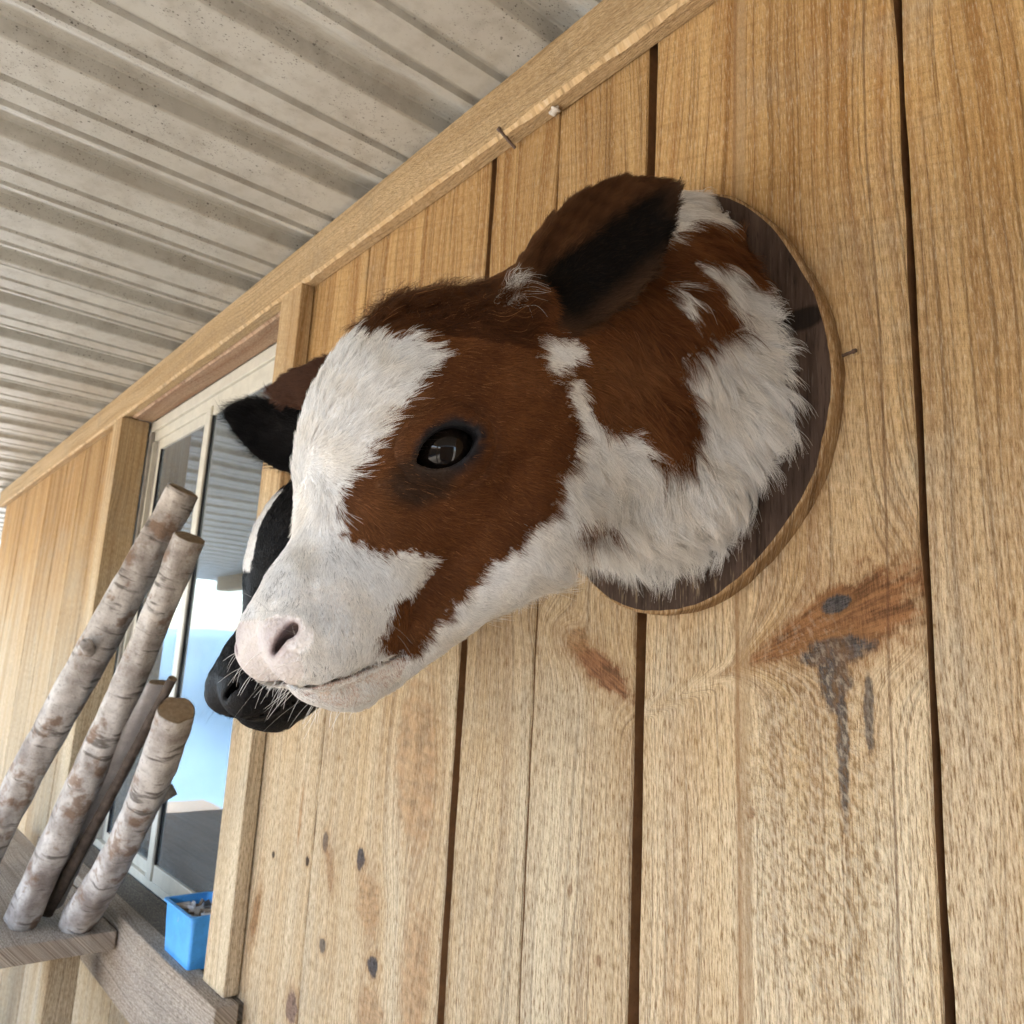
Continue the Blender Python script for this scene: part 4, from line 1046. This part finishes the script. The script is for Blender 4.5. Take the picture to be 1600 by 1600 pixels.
log((-1.723, -0.090, 1.486), (-2.081, -0.154, 0.984), 0.025, 0.031, 'flat grey split stick beside the short birch log', 4, squash=.35, mat=M_split)
log((-1.687, -0.080, 1.496), (-2.045, -0.164, 0.984), 0.009, 0.013, 'thin dark stick between the split stick and the short log', 5, mat=M_dark_bark)

# ------------------------------------------------------------------ blue box on the ledge
BOX = empty('plastic_box', (-1.612, .004, .9895), 'small bright blue plastic box on the window ledge beside the post', 'box')
def tapered_ring(bm, hx, hy, z, r, seg=4):
    vs = []
    for cx, cy, a0 in ((hx - r, hy - r, 0), (-hx + r, hy - r, math.pi / 2), (-hx + r, -hy + r, math.pi), (hx - r, -hy + r, 1.5 * math.pi)):
        for s_ in range(seg + 1):
            a = a0 + s_ * math.pi / 2 / seg; vs.append(bm.verts.new((cx + r * math.cos(a), cy + r * math.sin(a), z)))
    return vs
def tube(name, specs, mat, parent, cap_first=True, cap_last=True):
    bm = bmesh.new(); rings = [tapered_ring(bm, *sp) for sp in specs]
    for a, b in zip(rings[:-1], rings[1:]):
        for j in range(len(a)): bm.faces.new((a[j], a[(j + 1) % len(a)], b[(j + 1) % len(b)], b[j]))
    if cap_first: bm.faces.new(rings[0][::-1])
    if cap_last: bm.faces.new(rings[-1])
    return mesh_obj(name, bm, mat, parent, False)
tube('body', [(.066, .038, 0, .006), (.073, .043, .090, .008), (.0712, .0412, .090, .008), (.0650, .0370, .003, .006)], M_blue, BOX)
tube('rim', [(.0735, .0435, .088, .008), (.0775, .0475, .0885, .009), (.0775, .0475, .0925, .009), (.0710, .0410, .0928, .008), (.0710, .0410, .0895, .008)], M_blue, BOX, False, False)
bm = bmesh.new()
for i in range(60):
    cx, cy, cz = NR.uniform(-.058, .058), NR.uniform(-.030, .030), .068 + NR.uniform(-.004, .014)
    s3 = NR.uniform(.006, .017, 3) * (1, .8, .12); q = Vector(NR.normal(size=3)).to_track_quat('Z', 'Y')
    vs = [bm.verts.new(Vector((cx, cy, cz)) + q @ Vector((a * s3[0], b * s3[1], c * s3[2]))) for a, b, c in ((-1,-1,-1),(1,-1,-1),(1,1,-1),(-1,1,-1),(-.7,-.8,1),(.9,-.7,1),(.7,.8,1),(-.8,.9,1))]
    for f in ((0,3,2,1),(4,5,6,7),(0,1,5,4),(1,2,6,5),(2,3,7,6),(3,0,4,7)):
        ff = bm.faces.new([vs[w] for w in f]); ff.material_index = i % 3 == 0
sc_ = mesh_obj('scraps', bm, [M_paper, M_dirtj], None, loc=BOX.location)
tag(sc_, 'pale scraps filling the blue plastic box', 'scraps', kind='stuff')

# ------------------------------------------------------------------ small things on the wall
def pin(name, a, b, r, head, label, mat):
    a = Vector(a); b = Vector(b); d = b - a; q = d.to_track_quat('Z', 'Y'); bm = bmesh.new(); prev = None
    for t, rr in ((0, r), (.86, r), (.88, head), (1.0, head * .9)):
        ring = [bm.verts.new(q @ Vector((rr * math.cos(i * .628), rr * math.sin(i * .628), d.length * t))) for i in range(10)]
        if prev:
            for i in range(10): bm.faces.new((prev[i], prev[(i + 1) % 10], ring[(i + 1) % 10], ring[i]))
        else: bm.faces.new(ring[::-1])
        prev = ring
    bm.faces.new(prev)
    return tag(mesh_obj(name, bm, mat, None, False, a), label, 'nail')
pin('nail', (-.328, .002, 1.8262), (-.3035, -.0065, 1.8250), .0014, .0020, 'dark bent nail in the wall at the right of the oval plaque', M_steel)
hk = pin('nail', (-.776, -.006, 2.2560), (-.782, -.034, 2.2765), .0022, .0034, 'dark nail hooked over the lower edge of the top beam', M_steel)
bm = bmesh.new(); bmesh.ops.create_icosphere(bm, subdivisions=3, radius=.0055)
for v in bm.verts: v.co *= 1 + .25 * math.sin(v.co.x * 900 + v.co.z * 700); v.co.x *= 1.5
tag(mesh_obj('cocoon', bm, M_web, None, True, (-.690, -.012, 2.2640)), 'small pale cocoon stuck under the top beam', 'cocoon')
print('script seconds', time.time() - T0)
